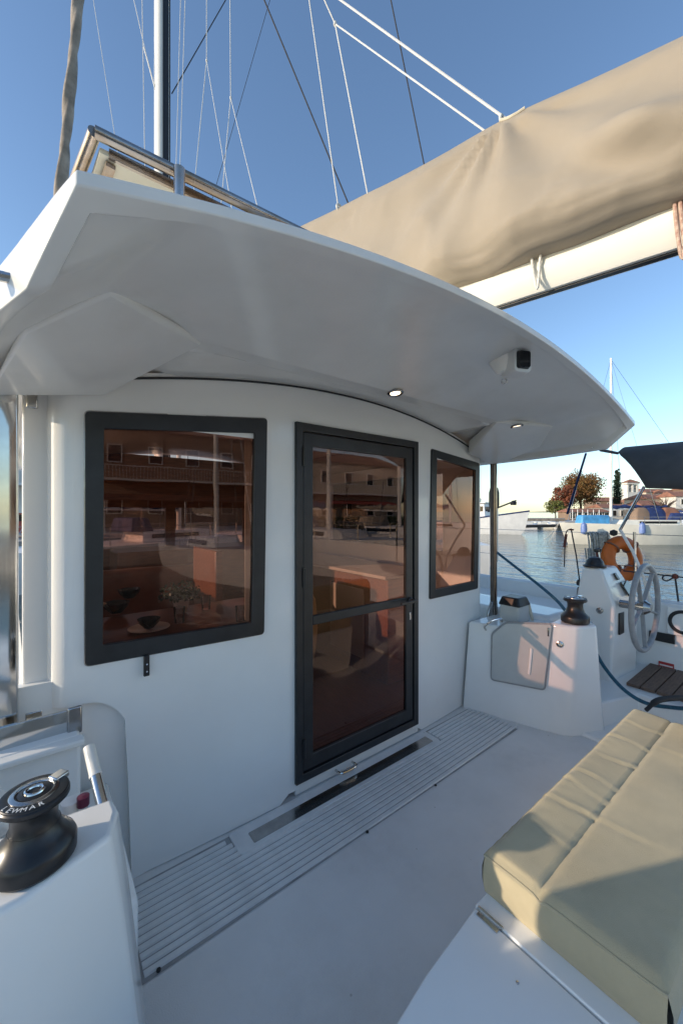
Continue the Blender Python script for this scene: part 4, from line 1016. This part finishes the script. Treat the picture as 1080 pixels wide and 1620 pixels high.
# ---- saloon seen through the tinted glass
tz = .86
tbl = MB().loft([[(a, b, z) for a, b in rrect(-1.22, -.10, .30, 1.0, .08)] for z in (tz-.035, tz)]).build('saloon_table', 'wood', cat, bevel=.006)
MB().lathe([(.16, .055), (.16, .07), (.05, .09), (.045, tz-.04)], (-.68, .65, 0), 20).build('leg', 'steel_dull', tbl, smooth=True)
sf = MB().box((-.7, 1.6, .35), (1.15, .5, .5)).build('sofa', 'leather', cat, bevel=.05, seg=3)
MB().box((-.7, 1.9, .75), (1.15, .16, .55)).build('backrest', 'leather', sf, bevel=.05, seg=3)
MB().box((-.27, 1.45, .95), (.06, .55, .5)).build('partition', 'wood', cat, bevel=.01)
gl = MB().box((1.2, 1.6, .5), (.56, 2.1, .88)).build('galley', 'wood', cat, bevel=.01)
MB().box((1.18, 1.6, .955), (.62, 2.14, .03)).build('worktop', 'interior', gl, bevel=.006)
MB().box((.916, 1.1, .5), (.012, .5, .62)).build('drawer_front', 'interior', gl, bevel=.006)
ch = MB().lathe([(.22, .12), (.25, .3), (.27, .5), (.25, .75), (.16, .92), (0, .95)], (.30, 1.15, 0), 24).build('armchair', 'beige_vinyl', cat, smooth=True)
MB().box((.0, 2.55, .6), (1.6, .5, 1.05)).build('nav_desk', 'wood', cat, bevel=.02)
grp = 'tableware on the saloon table'
def bowl(x, y, r, label, m='ceramic_dark', z=tz+.012):
    o = MB().lathe([(r*.45, 0), (r*.5, .006), (r*.85, r*.45), (r, r*.85), (r*.96, r*.85), (r*.8, r*.45), (r*.4, .012), (0, .012)], (x, y, z), 28).build('bowl', m, smooth=True)
    return tag(o, label, 'bowl', grp)
def plate(x, y, r, label):
    o = MB().lathe([(r*.6, 0), (r*.65, .002), (r, .012), (r*.99, .014), (r*.62, .005), (0, .005)], (x, y, tz+.001), 32).build('plate', 'ceramic_white', smooth=True)
    return tag(o, label, 'plate', grp)
b1 = onz(236, 996, tz); b2 = onz(186, 967, tz+.03); b3 = onz(208, 950, tz+.03)
plate(b1.x, b1.y, .105, 'white plate under the black bowl behind the large window'); bowl(b1.x, b1.y, .058, 'black bowl standing on the white plate behind the large window')
bowl(b2.x, b2.y+.05, .075, 'wide black bowl left of the potted plant behind the large window'); bowl(b3.x+.02, b3.y+.2, .075, 'black bowl at the back of the saloon table')
def tumbler(u, v, label):
    p = onz(u, v, tz)
    return tag(MB().lathe([(.026, .002), (.033, .09), (.031, .09), (.025, .006), (0, .006)], p, 20).build('drinking_glass', 'clear_glass', smooth=True), label, 'glass', grp)
tumbler(381, 983, 'drinking glass close to the window jamb'); tumbler(284, 985, 'drinking glass in front of the potted plant'); tumbler(326, 964, 'drinking glass right behind the potted plant')
pl = onz(290, 972, tz); pot = MB().lathe([(.035, .001), (.05, .08), (.046, .08), (.04, .07), (0, .07)], (pl.x, pl.y+.05, tz), 20).build('potted_plant', 'ceramic_white', smooth=True)
tag(pot, 'bushy potted plant on the table behind the large window', 'plant')
lf = MB(); random.seed(5)
for i in range(420):
    d = Vector((random.gauss(0, 1), random.gauss(0, 1), abs(random.gauss(0, .8)))).normalized()*random.uniform(.04, .115)
    c = Vector((pl.x, pl.y+.05, tz+.09))+Vector((d.x*1.25, d.y, d.z)); a = Vector((random.uniform(-1, 1), random.uniform(-1, 1), random.uniform(-1, 1))).normalized()*.014; b = a.cross(Vector((random.random(), random.random(), random.random()))).normalized()*.008
    lf.add([c-a, c+b, c+a, c-b], [(0, 1, 2, 3)])
lf.build('leaves', 'leaf_plant', pot, flipfix=False)
# ------------------------------------------------------------------ surroundings
def xf(mb, M):
    mb.v = [M @ p for p in mb.v]; return mb
def place(x, y, z, rz): return Matrix.Translation((x, y, z)) @ Matrix.Rotation(rz, 4, 'Z')
def hull_rings(L, B, fb, sheer=.25, bowrake=.9):
    out = []
    for i in range(13):
        t = i/12; x = -L/2+L*t; w = B/2*(1-.12*(1-t)**2)*(1-max(0, (t-.42)/.58)**2.1); w = max(w, .02)
        zt = fb+sheer*(t**2)+.05; xo = bowrake*(t**5)
        out.append([(x+xo, -w, zt), (x+xo*.6, -w*.97, fb*.5), (x+xo*.2, -w*.86, 0), (x, -w*.45, -.35), (x, w*.45, -.35), (x+xo*.2, w*.86, 0), (x+xo*.6, w*.97, fb*.5), (x+xo, w, zt)])
    return out
def yacht(name, label, x, y, rz, L=11, fb=1.3, mast_h=14, hullm='white_paint', cover='blue_canvas', group=None, detail=True, stripe=None, fenders=0, mt=.08):
    M = place(x, y, WATER, rz); root = empty(name, (x, y, WATER), label, 'sailboat', group)
    B = L*.31
    xf(MB().loft(hull_rings(L, B, fb)), M).build('hull', hullm, root, smooth=True, angle=30)
    if stripe: xf(MB().loft([[(p[0], p[1]*1.006, .02) for p in (r[2], r[5])]+[(p[0], p[1]*1.006, .14) for p in (r[5], r[2])] for r in hull_rings(L, B, fb)[:12]]), M).build('boot_stripe', stripe, root)
    cz0 = fb+.08
    def cab(t, w, z): return [(L*t[0], -w, z), (L*t[1], -w*.7, z), (L*t[1], w*.7, z), (L*t[0], w, z)]
    xf(MB().loft([cab((-.12, .24), B*.3, cz0), cab((-.11, .20), B*.26, cz0+.42)]), M).build('coachroof', hullm, root, bevel=.05)
    for s in (-1, 1):
        xf(MB().bar((-L*.08, s*B*.287, cz0+.24), (L*.13, s*B*.225, cz0+.24), .03, .16), M).build('window', 'dark_glass', root)
    xf(MB().tube([(L*mt, 0, cz0+.3), (L*mt, 0, cz0+mast_h)], [.10, .07], 10), M).build('mast', 'alu_white', root, smooth=True)
    xf(MB().tube([(L*mt, 0, cz0+1.25), (-L*.22+L*(mt-.08), 0, cz0+1.3)], .06, 8), M).build('boom', 'alu_white', root, smooth=True)
    cvr = MB(); pts = []; rs = []
    for i in range(15): pts.append((L*(mt-.01)-L*.34*i/14, 0, cz0+1.42-.05*math.sin(i*1.7))); rs.append(.14+.05*math.sin(i*2.3)-.004*i)
    xf(cvr.tube(pts, rs, 10), M).build('sail_cover', cover, root, smooth=True)
    for q in ((L*.52, 0, fb+.3), (-L*.48, 0, fb+.2), (L*.06, B*.42, fb+.1), (L*.06, -B*.42, fb+.1)):
        xf(MB().tube([q, (L*mt, 0, cz0+mast_h-.1)], .012, 5), M).build('stay', 'steel_dull', root)
    if detail:
        for s in (-1, 1):
            for t in (-.45, -.25, -.05, .15, .32):
                w = B/2*(1-.12*(.5-t)**2)*(1-max(0, (t+.5-.42)/.58)**2.1)*.95
                xf(MB().tube([(L*t, s*w, fb+.05), (L*t, s*w, fb+.75)], .018, 6), M).build('stanchion', 'steel', root)
            xf(MB().tube([(L*t, s*B/2*(1-max(0, (t+.5-.42)/.58)**2.1)*.95, fb+.73) for t in (-.45, -.25, -.05, .15, .32)], .01, 5), M).build('guard_rail', 'steel', root)
        xf(MB().loft([cab((-.16, -.06), B*.3, cz0+.42), cab((-.15, -.08), B*.26, cz0+.95)]), M).build('sprayhood', cover, root, bevel=.05)
        for k in range(fenders):
            t = -.35+.3*k; c = (L*t, (B/2)*(1-max(0, (t+.5-.42)/.58)**2.1)*1.03, fb*.62)
            xf(MB().lathe([(0, -.32), (.12, -.25), (.13, 0), (.12, .22), (.03, .30), (.0, .34)], c, 12), M).build('fender', 'fender_blue', root, smooth=True)
    return root, M, B, cz0
# white sailing boat on the far side of the basin, bow to the left
x, y = gp(1000, 30.5); rzS = math.atan2(-RT.y, -RT.x)+R(4)
Lb = 13.0; bowx = gp(884, 30.0)
ctr = Vector((bowx[0], bowx[1], 0))+RT*(Lb/2+.6)
root, M, B, c0z = yacht('sailboat', 'white sailboat with blue sail cover moored across the basin', ctr.x, ctr.y, rzS, Lb, 1.35, 12.9, 'cream_paint', 'blue_canvas', fenders=0, stripe='rubber', mt=.25)
for k, u in enumerate((923, 1015)):
    p = dep(u, 836, 28.2); MB().lathe([(0, -.45), (.2, -.35), (.22, 0), (.18, .32), (.05, .42), (0, .5)], (p.x, p.y, p.z), 12).build('fender', 'fender_blue', root, smooth=True)
p = dep(934, 822, 30.0)
tr = MB().loft([[(p.x+RT.x*a+FW.x*b, p.y+RT.y*a+FW.y*b, p.z-.6) for a, b in ((-1.1, -.6), (1.2, -.7), (1.2, .6), (-1.0, .6))], [(p.x+RT.x*a+FW.x*b, p.y+RT.y*a+FW.y*b, p.z+.35) for a, b in ((-1.0, -.5), (1.1, -.55), (1.0, .4), (-.9, .4))]])
tag(tr.build('tarpaulin', 'blue_tarp', bevel=.12, seg=3), 'bright blue tarpaulin bundle on the foredeck of the sailboat across the basin', 'tarpaulin')
for k, (u, m_, w_) in enumerate(((1030, 'blue_canvas', 1.0), (1055, 'terracotta', .8), (1010, 'plaster_brown', .7))):
    p = dep(u, 812, 30.0); MBx = MB(); rr = []
    for z, s in ((-.7, 1), (.0, .95), (.45, .55)): rr.append([(p.x+RT.x*a*s*w_+FW.x*b*s, p.y+RT.y*a*s*w_+FW.y*b*s, p.z+z+.05*math.sin(a*7)) for a, b in ((-.9, -.5), (0, -.6), (.9, -.5), (.9, .5), (0, .5), (-.9, .5))])
    tag(MBx.loft(rr).build('deck_bundle', m_, bevel=.12, seg=3), ['navy canvas bundle heaped on the sailboat across the basin', 'reddish bundle heaped on the sailboat across the basin', 'brown bundle heaped on the sailboat across the basin'][k], 'bundle')
# mooring lines of that boat
bw = dep(884, 826, 30.0)
for k, (u, v, d) in enumerate(((860, 842, 34), (868, 846, 32))):
    q = dep(u, v, d); q.z = WATER
    tag(MB().tube(sag(bw, q, .1), .018, 5).build('mooring_line', 'rope_white'), 'pale mooring line from the bow of the sailboat into the water', 'rope', 'bow mooring lines of the sailboat across the basin')

# fishing boat
def fishing_boat(x, y, rz):
    M = place(x, y, WATER, rz); root = empty('fishing_boat', (x, y, WATER), 'white wooden fishing boat with a wheelhouse moored left of the pontoon', 'fishing boat')
    L, B = 11, 3.6
    R_ = hull_rings(L, B, 1.25, 1.25, 1.0)
    xf(MB().loft(R_), M).build('hull', 'white_paint', root, smooth=True, angle=30)
    for s in (0, 7): xf(MB().tube([(Vector(r[s])+Vector((0, 0, .02))) for r in R_], .08, 6), M).build('rub_rail', 'blue_canvas', root)
    hs = xf(MB().loft([[(-.3, -1.1, 1.2), (2.3, -1.1, 1.2), (2.3, 1.1, 1.2), (-.3, 1.1, 1.2)], [(-.3, -1.0, 3.4), (2.1, -1.0, 3.4), (2.1, 1.0, 3.4), (-.3, 1.0, 3.4)]]), M).build('wheelhouse', 'white_paint', root, bevel=.06)
    xf(MB().box((.9, 0, 3.48), (2.8, 2.4, .14)), M).build('roof', 'white_paint', hs, bevel=.04)
    for s in (-1, 1):
        for xx in (.2, 1.0, 1.7): xf(MB().box((xx, s*1.04, 2.8), (.5, .06, .55)), M).build('window', 'dark_glass', hs)
    for yy in (-.6, 0, .6): xf(MB().box((2.18, yy, 2.8), (.06, .45, .5)), M).build('window', 'dark_glass', hs)
    xf(MB().tube([(.2, 0, 3.3), (.2, 0, 5.0)], .06, 8), M).build('mast', 'white_paint', root)
    xf(MB().tube([(2.2, 0, 2.5), (5.2, 0, 3.7)], .09, 8), M).build('derrick', 'black_plastic', root)
    xf(MB().lathe([(.3, 0), (.35, .3), (.1, .5)], (4.9, 0, 3.2), 10), M).build('net_drum', 'black_plastic', root)
    xf(MB().lathe([(.5, 0), (.55, .4), (.3, .6)], (.9, 0, 3.55), 12), M).build('radar', 'white_paint', root, smooth=True)
    xf(MB().box((-1.8, 0, 1.9), (1.6, 1.5, .9)), M).build('engine_box', 'hatch_grey', root, bevel=.1)
    return root
x, y = gp(741, 45); fishing_boat(x, y, math.atan2(RT.y, RT.x)-R(38))

# ---- land across the basin
def band(u0, u1, d0, d1, z0, z1, name, m):
    P = [gp(u0, d0), gp(u1, d0), gp(u1, d1), gp(u0, d1)]
    return MB().loft([[(a, b, z0) for a, b in P], [(a, b, z1) for a, b in P]]).build(name, m)
tag(band(893, 1900, 60, 400, -2, -.05, 'shore', 'earth'), kind='structure')
tag(band(893, 1900, 57, 72, -2.2, .02, 'quay', 'concrete'), kind='structure')
hl = MB(); 
def hillp(s, t):
    u = 560+1500*s; d = 2600+500*t; x, y = gp(u, d); h = (16+26*noise.noise(Vector((s*5, 0, 1)))+10*noise.noise(Vector((s*17, 0, 2))))*math.sin(math.pi*t)*sm(.12, .3, s)
    return (x, y, -3+max(0, h))
hl.grid(hillp, 80, 8); tag(hl.build('hills', 'hill', smooth='full'), kind='structure')
# pontoon with small boats
x0, y0 = gp(800, 52); x1, y1 = gp(905, 56)
pt = MB().bar((x0, y0, -.45), (x1, y1, -.45), 2.2, .35); tag(pt.build('pontoon', 'bark'), 'dark low pontoon in front of the small boats', 'pontoon')
random.seed(21)
def dinghy(x, y, rz, L, m, label, grp):
    M = place(x, y, WATER, rz); o = xf(MB().loft(hull_rings(L, L*.36, .55, .3, .3)), M).build('small_boat', m, smooth=True, angle=30)
    xf(MB().box((-L*.05, 0, .75), (L*.28, L*.2, .45)), M).build('cuddy', 'hatch_grey', o, bevel=.06)
    return tag(o, label, 'boat', grp)
for k, (u, d, m_) in enumerate(((835, 60, 'white_paint'), (846, 62, 'white_paint'), (857, 60, 'cream_paint'), (866, 63, 'white_paint'), (877, 58, 'white_paint'), (890, 60, 'hatch_grey'))):
    x, y = gp(u, d); dinghy(x, y, math.atan2(RT.y, RT.x)+R(90+random.uniform(-25, 25)), random.uniform(4.5, 6), m_, {'white_paint': 'small white boat moored behind the dark pontoon', 'cream_paint': 'small cream boat moored among white ones behind the pontoon', 'hatch_grey': 'small grey boat moored beside the end of the pontoon'}[m_], 'small boats behind the pontoon')
sh = band(815, 893, 66, 74, -2, .35, 'breakwater', 'stone_wall'); tag(sh, 'low stone breakwater behind the small boats', 'breakwater')

# ---- trees
def tree(name, label, cat_, x, y, z0, h, rx, clumps, n, m, leaf, trunk_h, seed, group=None, trunk_r=.3, fn=None):
    random.seed(seed); root = empty(name, (x, y, z0), label, cat_, group)
    t = MB(); t.tube([(x, y, z0-.3), (x+.1, y, z0+trunk_h*.6), (x-.05, y+.1, z0+h*.75)], [trunk_r, trunk_r*.75, trunk_r*.2], 8)
    for k in range(7):
        a = k*2.4; s = .35+.06*k; p = Vector((x, y, z0+h*s)); q = p+Vector((math.cos(a)*rx*.6, math.sin(a)*rx*.6, h*.2)); t.tube([p, p.lerp(q, .5)+UP*.2, q], [trunk_r*.4, trunk_r*.25, .04], 5)
    t.build('trunk', 'bark', root)
    c = MB(); cl_ = []
    for k in range(clumps):
        if fn: cl_.append(fn(k/clumps)); continue
        while True:
            v = Vector((random.uniform(-1, 1), random.uniform(-1, 1), random.uniform(-1, 1)))
            if .25 < v.length < 1: break
        cl_.append((Vector((x+v.x*rx*.8, y+v.y*rx*.8, z0+trunk_h+(h-trunk_h)*(.5+.42*v.z))), rx*random.uniform(.22, .38)))
    for k in range(n):
        cc, r = random.choice(cl_); v = Vector((random.gauss(0, 1), random.gauss(0, 1), random.gauss(0, 1))).normalized()*r*random.uniform(.5, 1.05)
        p = cc+v; a = Vector((random.uniform(-1, 1), random.uniform(-1, 1), random.uniform(-.7, .7))).normalized()*leaf*random.uniform(.6, 1.3); b = a.cross(Vector((random.uniform(-1, 1), random.uniform(-1, 1), random.uniform(-1, 1)))).normalized()*leaf*.7
        c.add([p-a, p+b, p+a*.9, p-b], [(0, 1, 2, 3)])
    c.build('crown', m, root, flipfix=False)
    return root
x, y = gp(918, 92); tree('plane_tree', 'broad orange brown autumn tree behind the cafe roof', 'tree', x, y, 0, 11.4, 5.4, 75, 12000, 'leaf_autumn', .2, 3.0, 3, trunk_r=.4)
x, y = gp(889, 90); tree('plane_tree', 'smaller rusty autumn tree beside the broad orange one', 'tree', x, y, 0, 7.6, 3.2, 24, 3000, 'leaf_rust', .2, 2.0, 4, trunk_r=.25)
x, y = gp(878, 84); tree('bush_tree', 'low yellow green tree at the end of the quay', 'tree', x, y, 0, 4.2, 2.2, 18, 2500, 'leaf_yellow', .16, .8, 5, trunk_r=.18)
def cyp(t):
    return None
for k, (u, d, h, lab) in enumerate(((976, 96, 12.6, 'tall dark cypress between the autumn tree and the bell tower'), (1012, 128, 9, 'short cypress behind the bell tower'))):
    x, y = gp(u, d)
    def fn(t, x=x, y=y, h=h): 
        z = .6+t*(h-.9); return (Vector((x+random.uniform(-.3, .3), y+random.uniform(-.3, .3), z)), max(.15, 1.45*math.sin(min(1, t*1.4+.15)*math.pi*.5)*(1-t)**.55))
    tree('cypress', lab, 'tree', x, y, 0, h, .6, 40, 4500, 'leaf_cypress', .17, .5, 8+k, trunk_r=.2, fn=fn)
for k, u in enumerate((1040, 1052)):
    x, y = gp(u, 84); root = empty('bare_tree', (x, y, 0), ['bare branching tree in front of the yellow house wall', 'bare forked tree beside the stone wall'][k], 'tree'); random.seed(40+k)
    t = MB(); t.tube([(x, y, -.2), (x, y, 2.2)], [.2, .14], 7); t.build('trunk', 'bark', root)
    c = MB()
    for j in range(26):
        a = random.uniform(0, 6.28); p = Vector((x, y, random.uniform(1.6, 2.6))); q = p+Vector((math.cos(a)*2, math.sin(a)*2, random.uniform(1, 3))); c.tube([p, p.lerp(q, .5)+UP*.3, q], [.06, .04, .015], 4)
    c.build('branches', 'bark', root)

# ---- buildings
def house(name, label, x, y, rz, w, d, h, wallm, roofm, cols=3, rows=2, roof_h=1.4, group=None, cat_='building', z0=0.0, flat=False, balcony=False):
    M = place(x, y, z0, rz); root = empty(name, (x, y, z0), label, cat_, group)
    xf(MB().box((0, 0, h/2-.2), (w, d, h+.4)), M).build('wall', wallm, root)
    if flat: xf(MB().box((0, 0, h+.12), (w+.5, d+.5, .24)), M).build('roof', wallm, root)
    else:
        e = .35; xf(MB().loft([[(-w/2-e, -d/2-e, h), (w/2+e, -d/2-e, h), (w/2+e, d/2+e, h), (-w/2-e, d/2+e, h)], [(-w/2+.4, -.05, h+roof_h), (w/2-.4, -.05, h+roof_h), (w/2-.4, .05, h+roof_h), (-w/2+.4, .05, h+roof_h)]]), M).build('roof', roofm, root)
    fh = h/rows
    for r in range(rows):
        for c in range(cols):
            xx = -w/2+w*(c+.5)/cols; zz = fh*r+fh*.52
            f = xf(MB().ring(rect(xx-.5, xx+.5, zz-.65, zz+.65, -d/2+.01), rect(xx-.42, xx+.42, zz-.57, zz+.57, -d/2+.01), (0, -1, 0), .07), M).build('window', 'white_paint', root)
            xf(MB().box((xx, -d/2-.005, zz), (.84, .03, 1.14)), M).build('pane', 'dark_glass', f)
    if balcony:
        for r in range(1, rows):
            b = xf(MB().box((0, -d/2-.6, fh*r), (w*.96, 1.2, .16)), M).build('balcony', 'white_paint', root)
            rl = MB(); rl.bar((-w*.48, -d/2-1.15, fh*r+1.0), (w*.48, -d/2-1.15, fh*r+1.0), .06, .06)
            for i in range(int(w*.96/.22)+1): rl.bar((-w*.48+.22*i, -d/2-1.15, fh*r+.08), (-w*.48+.22*i, -d/2-1.15, fh*r+1.0), .03, .03)
            xf(rl, M).build('railing', 'white_paint', b)
    return root
fz = math.atan2(RT.y, RT.x)
x, y = gp(922, 78); house('cafe', 'long cafe with a red tiled roof under the autumn tree', x, y, fz, 8, 4, 1.5, 'plaster_brown', 'terracotta', 6, 1, .7)
x, y = gp(1040, 96); house('house', 'ochre house with tiled roof behind the sailboat', x, y, fz+R(6), 12, 7, 4.6, 'plaster', 'terracotta', 4, 2, 1.3)
x, y = gp(1085, 90); house('house', 'pale house with tiled roof at the edge of the town', x, y, fz-R(8), 9, 7, 5.0, 'plaster_white', 'terracotta', 3, 2, 1.3)
x, y = gp(1010, 104); house('house', 'brown house behind the bell tower and the cypress', x, y, fz, 8, 6, 4.0, 'plaster_brown', 'terracotta', 3, 2, 1.2)
x, y = gp(965, 84); house('house', 'low white house with tiled roof behind the blue sail cover', x, y, fz, 7, 5, 2.4, 'plaster_white', 'terracotta', 4, 1, .8)
for k, (u, d, w_, h_, wm_, lab) in enumerate(((955, 118, 9, 4.8, 'plaster_brown', 'brown house half hidden by the cypress'), (1028, 120, 9, 7.5, 'plaster', 'tall ochre house rising behind the town roofs'), (1062, 116, 10, 7.0, 'plaster_white', 'white upper house behind the bare trees'), (1100, 112, 9, 8, 'plaster_brown', 'brown upper house at the edge of the town'), (1018, 90, 5, 3.0, 'stone_wall', 'small stone house beside the low white house'))):
    x, y = gp(u, d); house('house', lab, x, y, fz+R((k*37) % 20-10), w_, 6, h_, wm_, 'terracotta', 3, 2, 1.2)
tag(band(985, 1500, 80, 81, -.2, 2.2, 'stone_wall', 'stone_wall'), 'long stone wall behind the boats and below the ochre house', 'wall')
# belfry
x, y = gp(996, 112); M = place(x, y, 0, fz); root = empty('bell_tower', (x, y, 0), 'white church bell tower with arched openings and red tile cap', 'bell tower')
xf(MB().box((0, 0, 3.6), (3.3, 2.6, 7.2)), M).build('tower', 'plaster_white', root)
for xx in (-1.4, 0, 1.4): xf(MB().box((xx, 0, 8.3), (.45, 2.2, 2.2)), M).build('pillar', 'plaster_white', root)
for xx in (-.7, .7):
    ar = MB(); 
    ar.torus((xx, 0, 9.2), .60, .16, (0, 1, 0), 10, 6, 0, math.pi, 6); xf(ar, M).build('arch', 'plaster_white', root)
    xf(MB().lathe([(.3, 0), (.22, .3), (.1, .5), (0, .52)], (xx, 0, 8.5), 10), M).build('bell', 'bark', root)
xf(MB().box((0, 0, 9.75), (3.6, 2.6, .5)), M).build('cornice', 'plaster_white', root)
xf(MB().loft([[(-2, -1.5, 10), (2, -1.5, 10), (2, 1.5, 10), (-2, 1.5, 10)], [(-.2, -.1, 11), (.2, -.1, 11), (.2, .1, 11), (-.2, .1, 11)]]), M).build('roof', 'terracotta', root)
# boats and posts along the far quay
random.seed(33)
for k, u in enumerate((1045, 1075)):
    x, y = gp(u, 48); yacht('sailboat', ['white sailboat berthed beyond the first one with a bare mast', 'second sailboat moored near the stone wall'][k], x, y, fz+R(85), 9, 1.0, 0.9+k*.3, 'white_paint', 'blue_canvas', detail=False)
for k, u in enumerate((905, 913, 921, 929, 938, 947)):
    x, y = gp(u, 66); tag(MB().tube([(x, y, 0), (x, y, 1.9)], .06, 6).build('quay_post', 'white_paint'), 'thin pale post on the quay in front of the cafe', 'post', 'posts along the cafe quay')
for k, (u, m_) in enumerate(((952, 'white_paint'), (968, 'rope_grey'), (985, 'white_paint'))):
    x, y = gp(u, 62); dinghy(x, y, fz+R(80), 5, m_, {'white_paint': 'small white boat lying below the cafe quay', 'rope_grey': 'small grey boat lying between two white ones below the cafe quay'}[m_], 'small boats below the cafe quay')

# ------------------------------------------------------------------ the quay side astern, mirrored in the tinted glass
tag(MB().box((6, -27.2, -1.2), (70, 18, 2.5)).build('quay', 'concrete', bevel=.05), kind='structure')
tag(MB().box((6, -24.2, .056), (70, 5, .004)).build('road', 'asphalt'), kind='structure')
house('building', 'brown shop building with white balconies on the quay astern', 6.5, -34.5, R(180), 16, 8, 7.5, 'plaster_brown', 'terracotta', 6, 2, 1.6, balcony=True, z0=.05)
house('building', 'ochre building with white balconies on the quay astern', 24, -33, R(180), 15, 7, 6.5, 'plaster', 'terracotta', 5, 2, 1.6, balcony=True, z0=.05)
for k, (x, w_, m_) in enumerate(((6.5, 15, 'awning_brown'), (24, 11, 'awning_red'))):
    o = MB().loft([[(x-w_/2, -30.4, 2.7), (x+w_/2, -30.4, 2.7), (x+w_/2, -30.35, 2.8), (x-w_/2, -30.35, 2.8)], [(x-w_/2, -27.4, 2.25), (x+w_/2, -27.4, 2.25), (x+w_/2, -27.4, 2.33), (x-w_/2, -27.4, 2.33)]])
    A = o.build('awning', m_); tag(A, ['brown awning of the shop astern', 'red awning of the ochre building astern'][k], 'awning')
    for i in range(4): MB().tube([(x-w_/2+.2+i*(w_-.4)/3, -27.5, 0.05), (x-w_/2+.2+i*(w_-.4)/3, -27.5, 2.3)], .05, 6).build('post', 'white_paint', A)
def car(x, y, rz, m, label):
    M = place(x, y, .058, rz); root = empty('parked_car', (x, y, .058), label, 'car', None)
    def sec(y_): 
        return [(-2.1, y_, .25), (2.1, y_, .25), (2.15, y_, .6), (1.9, y_, .78), (1.0, y_, .9), (.35, y_, 1.38), (-1.1, y_, 1.42), (-1.75, y_, .95), (-2.1, y_, .85)]
    xf(MB().loft([[(a, b*.96, c) for a, b, c in sec(-.86)], sec(-.86), sec(.86)]), M).build('body', m, root, bevel=.06)
    for s in (-1, 1):
        xf(MB().loft([[(.85, s*.865, .92), (.35, s*.865, 1.3), (-1.05, s*.865, 1.33), (-1.55, s*.865, .95)], [(.85, s*.872, .92), (.35, s*.872, 1.3), (-1.05, s*.872, 1.33), (-1.55, s*.872, .95)]]), M).build('side_window', 'dark_glass', root)
        for xx in (-1.3, 1.3):
            xf(MB().lathe([(.2, -.1), (.31, -.1), (.33, -.06), (.33, .06), (.31, .1), (.2, .1)], (xx, s*.80, .33), 18, Matrix.Rotation(R(90), 3, 'X')), M).build('wheel', 'rubber', root)
        xf(MB().box((2.1, s*.6, .68), (.08, .3, .12)), M).build('headlight', 'ceramic_white', root)
    return root
car(9.0, -23.2, R(-75), 'car_silver', 'silver car parked on the quay astern'); car(13.5, -23.6, R(0), 'car_red', 'red car parked on the quay astern')
# hedge, stuff of leaves on the quay edge
random.seed(9); hg_ = MB()
for i in range(6000):
    p = Vector((random.uniform(11, 24), random.uniform(-20.9, -20.0), .06+1.1*random.random()**.8)); a = Vector((random.uniform(-1, 1), random.uniform(-1, 1), random.uniform(-1, 1))).normalized()*.09; b = a.cross(Vector((random.random(), .3, random.random()))).normalized()*.06
    hg_.add([p-a, p+b, p+a, p-b], [(0, 1, 2, 3)])
tag(hg_.build('hedge', 'leaf_green', flipfix=False), 'clipped green hedge along the quay edge astern', 'hedge')
# neighbouring boats astern and to starboard, lying stern-to
yacht('sailboat', 'small white sailboat lying stern-to with its bow towards the bench', 2.6, -14.0, R(84), 7.6, 1.0, 12, 'white_paint', 'cover')
yacht('sailboat', 'white sailboat with blue sail cover lying stern-to at the quay astern', 8.2, -12.3, R(86), 11, 1.25, 13, 'white_paint', 'blue_canvas', group='sailboats lying at the quay astern')
yacht('sailboat', 'white sailboat with beige sail cover lying stern-to astern', 13.4, -13.0, R(92), 10, 1.2, 12, 'white_paint', 'cover')
yacht('sailboat', 'white sailboat with blue sail cover lying stern-to at the quay astern', 21.5, -12.0, R(90), 12, 1.3, 14, 'white_paint', 'blue_canvas', group='sailboats lying at the quay astern')
yacht('sailboat', 'white sailboat lying ahead seen through the saloon windows', 2.6, 15.5, R(15), 10, 1.2, 12, 'white_paint', 'blue_canvas')
yacht('sailboat', 'white sailboat abeam seen through the tinted door glass', 9.5, 10.5, R(135), 9.5, 1.15, 12, 'white_paint', 'cover')
# quay and a boat ahead on the port side, seen past the polished post
tag(MB().box((-5, 38, -1.2), (52, 30, 2.5)).build('quay', 'concrete'), kind='structure')
house('building', 'two storey building ahead on the quay with balconies', -8, 40, R(0), 18, 8, 7, 'plaster_white', 'terracotta', 6, 2, 1.5, balcony=True, z0=.05)
house('building', 'low brown harbour shed ahead on the quay', 11, 42, R(0), 16, 8, 5, 'plaster_brown', 'terracotta', 5, 1, 1.4, z0=.05)
car(-2.6, 27, R(20), 'car_red', 'red car parked on the quay ahead')
yacht('sailboat', 'white sailboat moored ahead beside the quay', -4.6, 17.5, R(75), 9, 1.1, 12, 'white_paint', 'blue_canvas')
